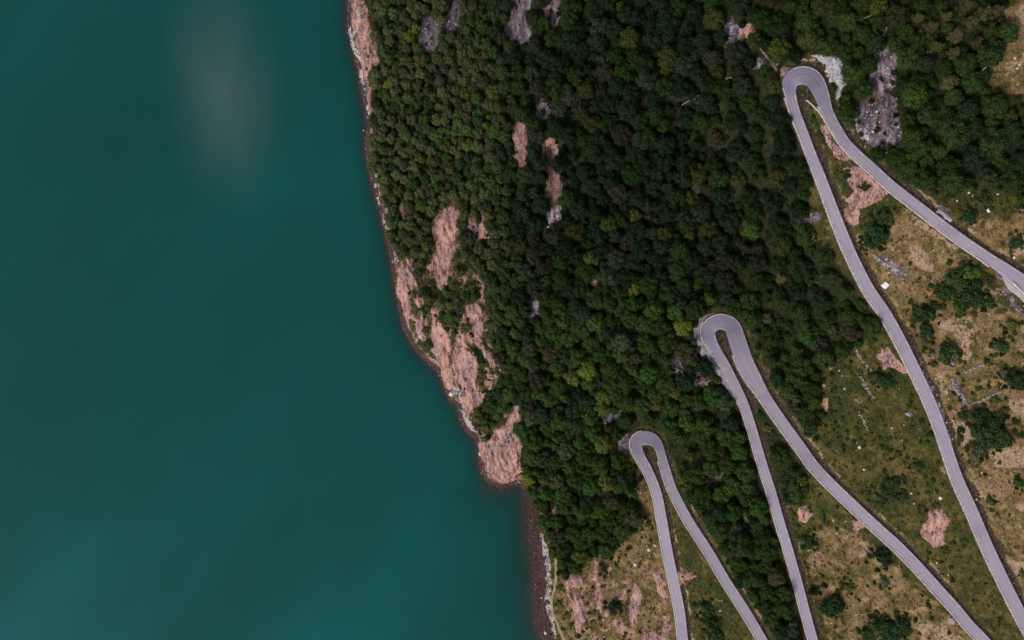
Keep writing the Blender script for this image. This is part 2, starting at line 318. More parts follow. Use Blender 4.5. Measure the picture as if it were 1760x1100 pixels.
# ------------------------------------------------------------------ terrain: control heights -> thin plate -> grid
ctl = []
def addp(px, py, z):
    k = (HC - z) / FPX; ctl.append(((px - 880) * k, -(py - 550) * k, z))
for i in range(0, len(ROAD), 9): ctl.append(tuple(ROAD[i, :3]))
for p in SHORE[::2]: addp(p[0], p[1], 0.5)
for px, py, z in [(1100, -80, 74), (1400, -80, 113), (1760, -100, 144), (1760, 0, 140), (1760, 150, 134), (1760, 300, 127), (1580, 60, 125), (1560, 200, 120), (1900, 300, 138), (1900, 100, 146), (1580, -80, 129),
                  (1100, 0, 70), (900, 0, 44), (760, 0, 22), (900, 150, 43), (760, 150, 23), (1100, 150, 69), (1250, 60, 92), (1250, 250, 82), (900, 300, 38), (780, 300, 18), (1100, 320, 62), (1300, 400, 76),
                  (800, 420, 18), (950, 450, 38), (1100, 480, 53), (760, 540, 13), (900, 600, 24), (1050, 620, 40), (850, 680, 11), (950, 750, 19), (1030, 830, 23), (960, 860, 8.5), (935, 960, 1.8), (955, 1000, 3.2), (1050, 1000, 12.5),
                  (965, 1100, 2.5), (1070, 1100, 13), (1000, 1250, 3), (1100, 1250, 12), (1700, 650, 106), (1760, 700, 110), (1760, 900, 104), (1850, 900, 118), (1900, 700, 130), (1900, 1100, 112), (1600, 1250, 62), (1850, 1400, 78), (860, 790, 7)]:
    addp(px, py, z)
ctl = np.array(ctl)
def tps_fit(P, lam=6.0):
    n = len(P); d = np.linalg.norm(P[:, None, :2] - P[None, :, :2], axis=2) / 50.0
    K = np.where(d > 0, d * d * np.log(d + 1e-12), 0) + np.eye(n) * lam / n * 0.05
    Q = np.c_[np.ones(n), P[:, :2] / 50.0]
    A = np.block([[K, Q], [Q.T, np.zeros((3, 3))]])
    return np.linalg.solve(A, np.r_[P[:, 2], 0, 0, 0])
TW = tps_fit(ctl)
def tps(x, y):
    sh = np.shape(x); x = np.ravel(x).astype(float); y = np.ravel(y).astype(float)
    out = np.empty(len(x))
    for s in range(0, len(x), 40000):
        a = x[s:s + 40000]; b = y[s:s + 40000]
        d2 = ((a[:, None] - ctl[None, :, 0]) ** 2 + (b[:, None] - ctl[None, :, 1]) ** 2) / 2500.0
        out[s:s + 40000] = (0.5 * d2 * np.log(d2 + 1e-12)) @ TW[:-3] + TW[-3] + (TW[-2] * a + TW[-1] * b) / 50.0
    return out.reshape(sh)
k0 = HC / FPX
SHW = [((p[0] - 880) * k0, -(p[1] - 550) * k0) for p in SHORE]
LANDP = [(-40, 900)] + SHW[:1] + SHW[1:] + [(60, -900), (2000, -900), (2000, 900)]
def shore_d(x, y):
    d = dist_line(x, y, [(-30 - 48, 700)] + SHW + [(40, -700)])
    ins = sdf_poly(x, y, [(-78, 900)] + SHW + [(40, -900), (2000, -900), (2000, 900)]) > 0
    return np.where(ins, d, -d)
def ground0(x, y):
    """smooth natural ground"""
    d = shore_d(x, y)
    r = np.clip(tps(x, y), -50, 330)
    b = sstep(-70, -76, y)                       # beach on the lower stretch
    prof = d * (0.85 * (1 - b) + 0.13 * b)
    t = sstep(1.5, 12, d)
    zl = prof * (1 - t) + np.maximum(r, np.minimum(prof, 3.0) * 0.8) * t
    zw = np.maximum(d * (0.55 * (1 - b) + 0.22 * b), -22)
    return np.where(d > 0, zl, zw), d
def grow(a, b, st, r=1.18, mx=40):
    out = [a]; s = st
    while out[-1] < b:
        s = min(s * r, mx); out.append(out[-1] + s)
    return out[1:]
STEP = 0.6
xs = np.array(list(np.arange(-104, 216, STEP)) + grow(215.8, 700, STEP))
ysf = np.arange(-172, 172, STEP)
ys = np.array([-v for v in grow(172, 700, STEP)][::-1] + list(ysf) + grow(ysf[-1], 700, STEP))
GX, GY = np.meshgrid(xs, ys)
GZ0, GD = ground0(GX, GY)
far = np.full(GX.shape, 30.0)                 # broad ridges and gullies in the forest slope, away from the road bench
for i in range(0, len(ROAD), 3):
    x, y = ROAD[i, :2]; i0, i1 = np.searchsorted(xs, [x - 30, x + 30]); j0, j1 = np.searchsorted(ys, [y - 30, y + 30])
    if i1 > i0 and j1 > j0: far[j0:j1, i0:i1] = np.minimum(far[j0:j1, i0:i1], np.hypot(GX[j0:j1, i0:i1] - x, GY[j0:j1, i0:i1] - y))
GZ0 = GZ0 + sstep(5, 24, far) * sstep(6, 28, GD) * (5.5 * fbm(GX + 0.5 * GY, GY * 1.1 - 0.3 * GX, 46, 3, 201) - 3.0 * (ridged(GX * 0.6, GY - 0.4 * GX, 34, 2, 207) - 0.6))
def sampler(G):
    def f(x, y):
        x = np.asarray(x, float); y = np.asarray(y, float)
        i = np.clip(np.searchsorted(xs, x) - 1, 0, len(xs) - 2); j = np.clip(np.searchsorted(ys, y) - 1, 0, len(ys) - 2)
        u = np.clip((x - xs[i]) / (xs[i + 1] - xs[i]), 0, 1); v = np.clip((y - ys[j]) / (ys[j + 1] - ys[j]), 0, 1)
        return (G[j, i] * (1 - u) + G[j, i + 1] * u) * (1 - v) + (G[j + 1, i] * (1 - u) + G[j + 1, i + 1] * u) * v
    return f
z0s = sampler(GZ0)
def P(pts, zs=None):
    """photo pixels -> points on the ground"""
    zs = zs or z0s
    a = np.array(pts, float); z = np.full(len(a), 40.0)
    for _ in range(14):
        k = (HC - z) / FPX; x = (a[:, 0] - 880) * k; y = -(a[:, 1] - 550) * k
        z = np.maximum(zs(x, y), 0)
    return np.stack([x, y, z], 1)
# road distance fields
RD = np.full(GX.shape, 99.0); RZ = np.zeros(GX.shape); RW = np.full(GX.shape, 2.4); RS = np.zeros(GX.shape)
for i in range(len(ROAD)):
    x, y, z, wd = ROAD[i]
    i0, i1 = np.searchsorted(xs, [x - 9, x + 9]); j0, j1 = np.searchsorted(ys, [y - 9, y + 9])
    if i1 <= i0 or j1 <= j0: continue
    dx = GX[j0:j1, i0:i1] - x; dy = GY[j0:j1, i0:i1] - y
    d = np.hypot(dx, dy); m = d < RD[j0:j1, i0:i1]
    RD[j0:j1, i0:i1][m] = d[m]; RZ[j0:j1, i0:i1][m] = z; RW[j0:j1, i0:i1][m] = wd / 2
E = RD - RW                                            # distance beyond the road edge
# masks ------------------------------------------------------------
FINE = (GX > -110) & (GX < 220) & (np.abs(GY) < 175)
def polymask(polys, soft=0.8):
    M = np.zeros(GX.shape)
    for p in polys:
        q = P(p)
        x0, x1 = q[:, 0].min() - 3, q[:, 0].max() + 3; y0, y1 = q[:, 1].min() - 3, q[:, 1].max() + 3
        i0, i1 = np.searchsorted(xs, [x0, x1]); j0, j1 = np.searchsorted(ys, [y0, y1])
        if i1 <= i0 or j1 <= j0: continue
        gx, gy = GX[j0:j1, i0:i1], GY[j0:j1, i0:i1]
        s = sdf_poly(gx + 0.9 * fbm(gx, gy, 3.2, 3, 91), gy + 1.1 * fbm(gx, gy, 3.2, 3, 97), q)
        M[j0:j1, i0:i1] = np.maximum(M[j0:j1, i0:i1], sstep(-soft, soft, s))
    return M
mPink = polymask(PINK); mTan = polymask(TAN, 1.6); mMauve = polymask(MAUVE, 1.8); mDry = polymask(DRY, 3.0); mCliff = polymask(CLIFFZ, 2.5)
mPink = np.maximum(mPink, 0.41 * mCliff); mTan = np.maximum(mTan, 0.46 * mCliff)
mWout = polymask([BIGFACE['l'][0], BIGFACE['h'][0]], 0.6)
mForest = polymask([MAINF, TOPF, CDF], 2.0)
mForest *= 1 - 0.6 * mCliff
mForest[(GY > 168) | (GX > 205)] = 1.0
mWhite = mWout.copy() * 0.8
for ln, hw in WHITEL:
    q = P(ln); x0, x1 = q[:, 0].min() - 3, q[:, 0].max() + 3; y0, y1 = q[:, 1].min() - 3, q[:, 1].max() + 3
    i0, i1 = np.searchsorted(xs, [x0, x1]); j0, j1 = np.searchsorted(ys, [y0, y1])
    d = dist_line(GX[j0:j1, i0:i1], GY[j0:j1, i0:i1], q)
    gx, gy = GX[j0:j1, i0:i1], GY[j0:j1, i0:i1]
    br = sstep(-0.45, 0.02, fbm(gx, gy, 4.0, 3, 64) + 0.25 * (gy < -95)); hv = hw * (1 + 0.8 * fbm(gx, gy, 5, 2, 65))
    mWhite[j0:j1, i0:i1] = np.maximum(mWhite[j0:j1, i0:i1], (1 - sstep(hv * 0.10, hv * 0.36, d + 0.7 * fbm(gx, gy, 1.6, 2, 66))) * br)
bz = sstep(-70, -76, GY)
mBeach = np.maximum(polymask([BEACH], 0.5), (1 - sstep(1.0, 3.2, GD + 0.8 * fbm(GX, GY, 5, 3, 61))) * (1 - 0.3 * bz))
mBeach[GD < 0] = 1
srock = (1 - sstep(2.5, 5.5, GD + 2.0 * fbm(GX, GY, 6, 3, 62))) * (1 - bz) * (GD > 0)
mPink = np.maximum(mPink, 0.62 * srock); mMauve = np.maximum(mMauve, 0.8 * srock * sstep(-0.1, 0.3, fbm(GX, GY, 4, 3, 63)))
# detail relief
nat = GZ0.copy()
land = sstep(0.5, 6, GD)
nat += land * (1.1 * fbm(GX, GY, 17, 4, 3) + 0.45 * fbm(GX, GY, 4.5, 3, 8) * (1 - 0.5 * mDry))
sx = GX + 0.30 * GY; 
rel = ridged(sx, GY * 0.33, 3.2, 4, 21) - 0.55
nat += (mPink + 0.8 * mMauve) * land * rel * 1.6
nat += mTan * 0.35 * fbm(GX, GY, 2.2, 2, 31)
shl = sstep(0.2, 2.0, GD) * (1 - sstep(4, 9, GD)) * (1 - bz)
nat += shl * (ridged(GX, GY, 2.6, 3, 33) - 0.5) * 1.3
upslope = nat > RZ
bank = np.where(upslope, sstep(0.95, 2.0, E), sstep(0.55, 1.5, E))
base = np.where(E < 0.5, RZ - 0.13, np.where(upslope, RZ - 0.45, RZ - 0.25))
inr = RD < 9
GZ = np.where(inr, base * (1 - bank) + nat * bank, nat)
mCut = np.where(inr, np.where(upslope, sstep(-0.2, 0.3, E) * (1 - sstep(1.1, 1.9, E + 0.6 * fbm(GX, GY, 6, 2, 67))), 0.45 * sstep(-0.2, 0.2, E) * (1 - sstep(0.9, 2.0, E))), 0)
isl = polymask([[(1373, 152), (1382, 146), (1392, 150), (1398, 163), (1394, 178), (1383, 180), (1373, 165)], [(1232, 572), (1240, 567), (1249, 575), (1253, 595), (1262, 622), (1252, 615), (1240, 592)], [(1106, 770), (1114, 764), (1123, 772), (1130, 800), (1140, 830), (1132, 832), (1118, 800)]], 0.6)
mCut = np.maximum(mCut, 0.80 * isl)
PATH = P(C(900, 900, 5.5, [(322, -40), (318, 50), (300, 250), (306, 400), (300, 580), (265, 720), (275, 830), (320, 950), (375, 1090), (430, 1250)]))
dpath = np.full(GX.shape, 99.0)
m = (GX > 0) & (GX < 60) & (GY < -60) & (GY > -190)
dpath[m] = dist_line(GX[m], GY[m], PATH)
mTan = np.maximum(mTan, 0.62 * np.where(inr & upslope, sstep(0.9, 1.6, E) * (1 - sstep(2.0, 3.2, E)), 0) * (mForest < 0.5))
mTan *= np.clip(0.72 + 0.55 * fbm(GX, GY, 9, 3, 68), 0.25, 1)
zs = sampler(GZ)

def grid_mesh(name, X, Y, Z, keep=None):
    ny, nx = X.shape
    co = np.stack([X, Y, Z], -1).reshape(-1, 3)
    idx = np.arange(nx * ny).reshape(ny, nx)
    F = np.stack([idx[:-1, :-1], idx[:-1, 1:], idx[1:, 1:], idx[1:, :-1]], -1).reshape(-1, 4)
    used = None
    if keep is not None:
        kf = keep[:-1, :-1] & keep[:-1, 1:] & keep[1:, 1:] & keep[1:, :-1]
        F = F[kf.ravel()]
        used = np.unique(F); rm = np.full(nx * ny, -1); rm[used] = np.arange(len(used)); F = rm[F]; co = co[used]
    me = bpy.data.meshes.new(name)
    me.vertices.add(len(co)); me.vertices.foreach_set('co', co.ravel())
    me.loops.add(len(F) * 4); me.loops.foreach_set('vertex_index', F.ravel().astype(np.int32))
    me.polygons.add(len(F)); me.polygons.foreach_set('loop_start', np.arange(0, len(F) * 4, 4, dtype=np.int32))
    me.polygons.foreach_set('loop_total', np.full(len(F), 4, dtype=np.int32))
    me.polygons.foreach_set('use_smooth', np.ones(len(F), dtype=bool))
    me.update(calc_edges=True); me.validate()
    return me, used

def add_attr(me, name, typ, arr):
    a = me.attributes.new(name, typ, 'POINT')
    arr = np.ascontiguousarray(arr, dtype=np.int32 if typ == 'INT' else np.float32).ravel()
    a.data.foreach_set({'FLOAT': 'value', 'INT': 'value', 'FLOAT_COLOR': 'color', 'FLOAT_VECTOR': 'vector'}[typ], arr)

# ------------------------------------------------------------------ materials
def newmat(name):
    m = bpy.data.materials.new(name); m.use_nodes = True
    return m, m.node_tree, m.node_tree.nodes['Principled BSDF']
class NB:
    def __init__(s, nt): s.nt = nt
    def n(s, t, **kw):
        o = s.nt.nodes.new(t)
        for k, v in kw.items(): setattr(o, k, v)
        return o
    def l(s, a, b): s.nt.links.new(a, b)
    def geo(s): return s.n('ShaderNodeNewGeometry').outputs['Position']
    def mapping(s, vec, scale=(1, 1, 1), rot=(0, 0, 0)):
        o = s.n('ShaderNodeMapping'); o.inputs['Scale'].default_value = scale; o.inputs['Rotation'].default_value = rot; s.l(vec, o.inputs['Vector']); return o.outputs[0]
    def noise(s, vec, sc, det=4, rough=0.6, out='Fac', dist=0.0):
        o = s.n('ShaderNodeTexNoise'); o.inputs['Scale'].default_value = sc; o.inputs['Detail'].default_value = det; o.inputs['Roughness'].default_value = rough
        o.inputs['Distortion'].default_value = dist; s.l(vec, o.inputs['Vector']); return o.outputs[out]
    def ramp(s, fac, stops):
        o = s.n('ShaderNodeValToRGB'); cr = o.color_ramp
        while len(cr.elements) < len(stops): cr.elements.new(0.5)
        for e, (p, c) in zip(cr.elements, stops): e.position = p; e.color = (*c, 1) if len(c) == 3 else c
        s.l(fac, o.inputs[0]); return o.outputs[0]
    def mix(s, fac, a, b, mode='MIX'):
        o = s.n('ShaderNodeMix', data_type='RGBA', blend_type=mode)
        for val, inp in ((fac, o.inputs[0]), (a, o.inputs[6]), (b, o.inputs[7])):
            if hasattr(val, 'is_linked') or hasattr(val, 'links'): s.l(val, inp)
            elif isinstance(val, tuple): inp.default_value = (*val, 1) if len(val) == 3 else val
            else: inp.default_value = val
        return o.outputs[2]
    def math(s, op, a, b=None, clamp=False):
        o = s.n('ShaderNodeMath', operation=op); o.use_clamp = clamp
        for val, inp in ((a, o.inputs[0]), (b, o.inputs[1])):
            if val is None: continue
            if hasattr(val, 'links'): s.l(val, inp)
            else: inp.default_value = val
        return o.outputs[0]
    def edge(s, m, noise, amp=0.9, lo=0.38, hi=0.62):
        """roughen a soft mask with noise"""
        v = s.math('ADD', m, s.math('MULTIPLY', s.math('SUBTRACT', noise, 0.5), amp))
        o = s.n('ShaderNodeMapRange', interpolation_type='SMOOTHSTEP'); o.inputs[1].default_value = lo; o.inputs[2].default_value = hi; s.l(v, o.inputs[0]); return o.outputs[0]
    def bump(s, h, strength, dist, bsdf):
        o = s.n('ShaderNodeBump'); o.inputs['Strength'].default_value = strength; o.inputs['Distance'].default_value = dist; s.l(h, o.inputs['Height']); s.l(o.outputs[0], bsdf.inputs['Normal']); return o
    def attr(s, name, typ='GEOMETRY', out='Color'):
        o = s.n('ShaderNodeAttribute', attribute_name=name, attribute_type=typ); return o.outputs[out]

def rock_color(b, pos, kind):
    st = b.mapping(pos, (1.0, 0.28, 1.0), (0, 0, -0.28))
    n1 = b.noise(st, 0.55, 6, 0.65); n2 = b.noise(st, 2.2, 5, 0.7); n3 = b.noise(pos, 0.13, 3, 0.5)
    if kind == 'pink':
        c = b.ramp(n1, [(0.28, (0.15, 0.075, 0.06)), (0.42, (0.33, 0.160, 0.130)), (0.53, (0.53, 0.295, 0.230)), (0.70, (0.61, 0.385, 0.300))])
        c = b.mix(b.math('MULTIPLY', b.edge(n3, n2, 0.6, 0.48, 0.60), 0.75), c, b.ramp(n2, [(0.35, (0.15, 0.08, 0.085)), (0.5, (0.33, 0.19, 0.195)), (0.66, (0.52, 0.40, 0.38))]))
        c = b.mix(b.edge(n2, n1, 0.3, 0.63, 0.70), c, (0.62, 0.50, 0.46))
        c = b.mix(b.math('MULTIPLY', b.edge(n2, n1, 0.5, 0.45, 0.38), 0.9), c, (0.10, 0.052, 0.055))
    elif kind == 'rose':
        c = b.ramp(n1, [(0.30, (0.075, 0.038, 0.036)), (0.44, (0.20, 0.105, 0.095)), (0.58, (0.32, 0.185, 0.165)), (0.72, (0.44, 0.30, 0.265))])
        c = b.mix(b.math('MULTIPLY', b.edge(n2, n1, 0.5, 0.46, 0.38), 0.9), c, (0.055, 0.034, 0.030))
    elif kind == 'white':
        c = b.ramp(n1, [(0.30, (0.10, 0.10, 0.12)), (0.42, (0.33, 0.33, 0.37)), (0.6, (0.52, 0.51, 0.54))])
        c = b.mix(b.math('MULTIPLY', b.edge(n2, n1, 0.4, 0.42, 0.36), 0.8), c, (0.07, 0.06, 0.07))
    elif kind == 'slate':
        c = b.ramp(n1, [(0.3, (0.045, 0.038, 0.048)), (0.5, (0.11, 0.088, 0.108)), (0.7, (0.20, 0.155, 0.175))])
    else:
        c = b.ramp(n1, [(0.34, (0.034, 0.027, 0.034)), (0.46, (0.13, 0.098, 0.125)), (0.56, (0.28, 0.22, 0.265)), (0.66, (0.58, 0.50, 0.54))])
        c = b.mix(b.math('MULTIPLY', b.edge(n3, n2, 0.5, 0.50, 0.60), 0.8), c, b.ramp(n2, [(0.36, (0.05, 0.036, 0.034)), (0.55, (0.15, 0.10, 0.095)), (0.68, (0.42, 0.33, 0.31))]))
    return c, n1, n2

def rock_mat(kind):
    m, nt, bs = newmat('rock ' + kind); b = NB(nt); pos = b.geo()
    c, n1, n2 = rock_color(b, pos, kind)
    nm = b.noise(pos, 0.5, 5, 0.7); moss = b.ramp(n2, [(0.35, (0.035, 0.036, 0.014)), (0.6, (0.10, 0.085, 0.035)), (0.75, (0.19, 0.14, 0.075))])
    c = b.mix(b.edge(b.attr('rim', out='Fac'), nm, 1.5, 0.30, 0.62), moss, c)
    c = b.mix(b.math('MULTIPLY', b.edge(nm, n2, 0.3, 0.66, 0.72), 0.7), c, moss)
    b.l(c, bs.inputs['Base Color']); bs.inputs['Roughness'].default_value = 0.85; bs.inputs['Specular IOR Level'].default_value = 0.2
    b.bump(b.math('ADD', n1, b.math('MULTIPLY', n2, 0.5)), 1.0, 1.0, bs)
    return m
ROCK = {k: rock_mat(k) for k in ('pink', 'rose', 'white', 'grey', 'slate')}

def terrain_mat():
    m, nt, bs = newmat('hillside ground'); b = NB(nt); pos = b.geo()
    A = b.n('ShaderNodeSeparateColor'); b.l(b.attr('mask_a'), A.inputs[0]); Aa = b.attr('mask_a', out='Alpha')
    B = b.n('ShaderNodeSeparateColor'); b.l(b.attr('mask_b'), B.inputs[0]); Ba = b.attr('mask_b', out='Alpha')
    pink, white, mauve, forest = A.outputs[0], A.outputs[1], A.outputs[2], Aa
    dry, beach, cut, tan = B.outputs[0], B.outputs[1], B.outputs[2], Ba
    nb = b.noise(pos, 0.05, 4, 0.55); nm = b.noise(pos, 0.28, 5, 0.65); nf = b.noise(pos, 1.3, 4, 0.7); ng = b.noise(pos, 4.0, 3, 0.7)
    nq = b.noise(pos, 0.10, 6, 0.72)
    green = b.ramp(nm, [(0.3, (0.022, 0.024, 0.007)), (0.45, (0.056, 0.052, 0.014)), (0.58, (0.105, 0.088, 0.025)), (0.72, (0.20, 0.135, 0.052))])
    green = b.mix(b.edge(nq, nf, 0.5, 0.47, 0.60), green, b.ramp(nf, [(0.35, (0.016, 0.024, 0.006)), (0.65, (0.060, 0.070, 0.016))]))
    green = b.mix(b.math('MULTIPLY', b.edge(nq, nm, 0.7, 0.42, 0.34), 0.7), green, b.ramp(nf, [(0.35, (0.08, 0.058, 0.020)), (0.65, (0.25, 0.155, 0.07))]))
    dryc = b.ramp(nm, [(0.30, (0.040, 0.036, 0.010)), (0.43, (0.125, 0.090, 0.032)), (0.56, (0.24, 0.155, 0.065)), (0.7, (0.40, 0.27, 0.16))])
    dryc = b.mix(b.edge(nq, nf, 0.6, 0.55, 0.66), dryc, b.ramp(nf, [(0.35, (0.022, 0.026, 0.007)), (0.65, (0.085, 0.080, 0.022))]))
    dryc = b.mix(b.edge(nf, ng, 0.5, 0.56, 0.68), dryc, (0.10, 0.095, 0.03))
    dryc = b.mix(b.math('MULTIPLY', b.edge(nq, nm, 0.6, 0.46, 0.36), 0.75), dryc, b.ramp(nf, [(0.35, (0.13, 0.075, 0.055)), (0.65, (0.44, 0.27, 0.18))]))
    c = b.mix(b.edge(dry, nm, 1.1), green, dryc)
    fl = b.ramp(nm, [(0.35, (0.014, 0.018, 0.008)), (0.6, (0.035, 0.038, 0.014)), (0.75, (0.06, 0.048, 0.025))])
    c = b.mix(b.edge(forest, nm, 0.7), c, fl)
    tanc = b.ramp(nf, [(0.3, (0.17, 0.105, 0.065)), (0.5, (0.38, 0.25, 0.165)), (0.7, (0.52, 0.36, 0.25))])
    c = b.mix(b.edge(tan, nm, 1.5, 0.42, 0.70), c, tanc)
    cutc = b.ramp(nf, [(0.38, (0.020, 0.015, 0.012)), (0.56, (0.066, 0.046, 0.034)), (0.72, (0.22, 0.15, 0.11))])
    c = b.mix(b.edge(cut, nm, 0.9), c, cutc)
    pc, p1, p2 = rock_color(b, pos, 'pink'); c = b.mix(b.edge(pink, nm, 1.5, 0.40, 0.62), c, pc)
    mc, m1, m2 = rock_color(b, pos, 'grey'); c = b.mix(b.edge(mauve, nm, 1.7, 0.42, 0.68), c, mc)
    bc = b.ramp(nf, [(0.3, (0.028, 0.016, 0.015)), (0.5, (0.075, 0.040, 0.036)), (0.68, (0.15, 0.085, 0.075)), (0.8, (0.30, 0.22, 0.20))])
    c = b.mix(b.edge(beach, nm, 0.5), c, bc)
    wc = b.ramp(nf, [(0.34, (0.20, 0.14, 0.14)), (0.48, (0.46, 0.37, 0.36)), (0.7, (0.72, 0.66, 0.66))])
    c = b.mix(b.edge(white, nf, 1.3, 0.40, 0.62), c, wc)
    mic = b.noise(pos, 1.9, 6, 0.8)
    c = b.mix(1.0, c, b.ramp(mic, [(0.34, (0.42, 0.42, 0.42)), (0.5, (0.92, 0.92, 0.92)), (0.66, (1.5, 1.46, 1.4))]), 'MULTIPLY')
    b.l(c, bs.inputs['Base Color']); bs.inputs['Roughness'].default_value = 0.9; bs.inputs['Specular IOR Level'].default_value = 0.15
    rk = b.math('MAXIMUM', pink, mauve)
    h = b.math('ADD', b.math('MULTIPLY', nf, 0.6), b.math('MULTIPLY', ng, 0.35))
    h = b.math('ADD', h, b.math('MULTIPLY', b.math('MULTIPLY', p1, rk), 1.2))
    b.bump(h, 1.0, 0.9, bs)
    return m

def simple(name, ramp, sc=1.0, rough=0.85, bump=0.3, bd=0.1, spec=0.2, det=5, objspace=False):
    m, nt, bs = newmat(name); b = NB(nt)
    pos = b.n('ShaderNodeTexCoord').outputs['Object'] if objspace else b.geo()
    n = b.noise(pos, sc, det, 0.65); b.l(b.ramp(n, ramp), bs.inputs['Base Color'])
    bs.inputs['Roughness'].default_value = rough; bs.inputs['Specular IOR Level'].default_value = spec
    if bump: b.bump(n, bump, bd, bs)
    return m

def foliage_mat(name, transl=0.22):
    m, nt, bs = newmat(name); b = NB(nt)
    t = b.attr('tint', 'INSTANCER'); v = b.attr('lv', out='Fac')
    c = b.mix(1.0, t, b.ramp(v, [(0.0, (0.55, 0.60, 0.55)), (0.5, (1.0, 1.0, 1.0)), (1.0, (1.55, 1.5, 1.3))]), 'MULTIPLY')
    b.l(c, bs.inputs['Base Color']); bs.inputs['Roughness'].default_value = 0.75; bs.inputs['Specular IOR Level'].default_value = 0.08
    tr = b.n('ShaderNodeBsdfTranslucent'); b.l(b.mix(1.0, c, (1.1, 1.3, 0.5), 'MULTIPLY'), tr.inputs[0])
    ms = b.n('ShaderNodeMixShader'); ms.inputs[0].default_value = transl
    b.l(bs.outputs[0], ms.inputs[1]); b.l(tr.outputs[0], ms.inputs[2]); b.l(ms.outputs[0], nt.nodes['Material Output'].inputs[0])
    return m
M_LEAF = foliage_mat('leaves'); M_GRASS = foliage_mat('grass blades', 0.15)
M_BARK = simple('bark', [(0.35, (0.05, 0.04, 0.03)), (0.65, (0.16, 0.13, 0.11))], 6, bump=0.5, bd=0.03)
M_DEAD = simple('bleached wood', [(0.3, (0.20, 0.17, 0.14)), (0.65, (0.42, 0.38, 0.33))], 3, bump=0.4, bd=0.03)
def stone_mat():
    m, nt, bs = newmat('loose stone'); b = NB(nt); pos = b.geo()
    n = b.noise(pos, 2.5, 5, 0.7)
    c = b.mix(1.0, b.attr('tint', 'INSTANCER'), b.ramp(n, [(0.3, (0.55, 0.53, 0.53)), (0.5, (1, 1, 1)), (0.7, (1.25, 1.22, 1.2))]), 'MULTIPLY')
    b.l(c, bs.inputs['Base Color']); bs.inputs['Roughness'].default_value = 0.85; bs.inputs['Specular IOR Level'].default_value = 0.2; b.bump(n, 0.5, 0.15, bs)
    return m
M_STONE = stone_mat()

# ------------------------------------------------------------------ hillside and water
me, _ = grid_mesh('hillside', GX, GY, GZ)
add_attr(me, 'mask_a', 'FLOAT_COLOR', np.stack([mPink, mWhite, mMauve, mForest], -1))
add_attr(me, 'mask_b', 'FLOAT_COLOR', np.stack([mDry, mBeach, mCut, mTan], -1))
tag(link('hillside', me, terrain_mat()), kind='structure')

wxs = np.array([-v for v in grow(112, 1500, 1.5, 1.2, 60)][::-1] + list(np.arange(-112, 62, 1.0)) + [80.0])
wys = np.array([-v for v in grow(172, 1500, 1.5, 1.2, 60)][::-1] + list(np.arange(-172, 172, 1.0)) + grow(172, 1500, 1.5, 1.2, 60))
WX, WY = np.meshgrid(wxs, wys)
wd = -shore_d(WX, WY); wb = sstep(-70, -76, WY)
wdep = np.where(wd > 0, wd * (0.55 * (1 - wb) + 0.22 * wb), 0)
me, _ = grid_mesh('fjord_water', WX, WY, np.zeros(WX.shape))
add_attr(me, 'depth', 'FLOAT', wdep)
def water_mat():
    m, nt, bs = newmat('fjord water'); b = NB(nt); pos = b.geo()
    d1 = b.mapping(pos, (1.0, 1.0, 1), (0, 0, 0.65))
    st = b.mapping(d1, (1.0, 0.42, 1), (0, 0, 0))
    n1 = b.noise(st, 0.0085, 3, 0.45, dist=0.6); n2 = b.noise(st, 0.03, 3, 0.5)
    f = b.math('ADD', b.math('MULTIPLY', n1, 0.8), b.math('MULTIPLY', n2, 0.2))
    sep = b.n('ShaderNodeSeparateXYZ'); b.l(pos, sep.inputs[0])
    f = b.math('ADD', f, b.math('MULTIPLY', b.math('ADD', b.math('ADD', sep.outputs[0], 90.0), b.math('MULTIPLY', sep.outputs[1], 0.55)), -0.00075))
    f = b.math('SUBTRACT', f, 0.06)
    c = b.ramp(f, [(0.32, (0.0008, 0.053, 0.045)), (0.50, (0.0003, 0.064, 0.056)), (0.66, (0.0001, 0.092, 0.093))])
    b.l(c, bs.inputs['Base Color']); bs.inputs['Roughness'].default_value = 0.04; bs.inputs['IOR'].default_value = 1.33
    wv = b.noise(b.mapping(pos, (1, 1.6, 1), (0, 0, 0.5)), 0.9, 3, 0.6)
    b.bump(wv, 0.12, 0.25, bs)
    dep = b.attr('depth', out='Fac')
    al = b.math('SUBTRACT', 1.0, b.math('POWER', 2.718, b.math('MULTIPLY', dep, -0.70)))
    al = b.math('ADD', b.math('MULTIPLY', al, 0.93), 0.07)
    b.l(al, bs.inputs['Alpha'])
    return m
tag(link('fjord_water', me, water_mat()), kind='structure')

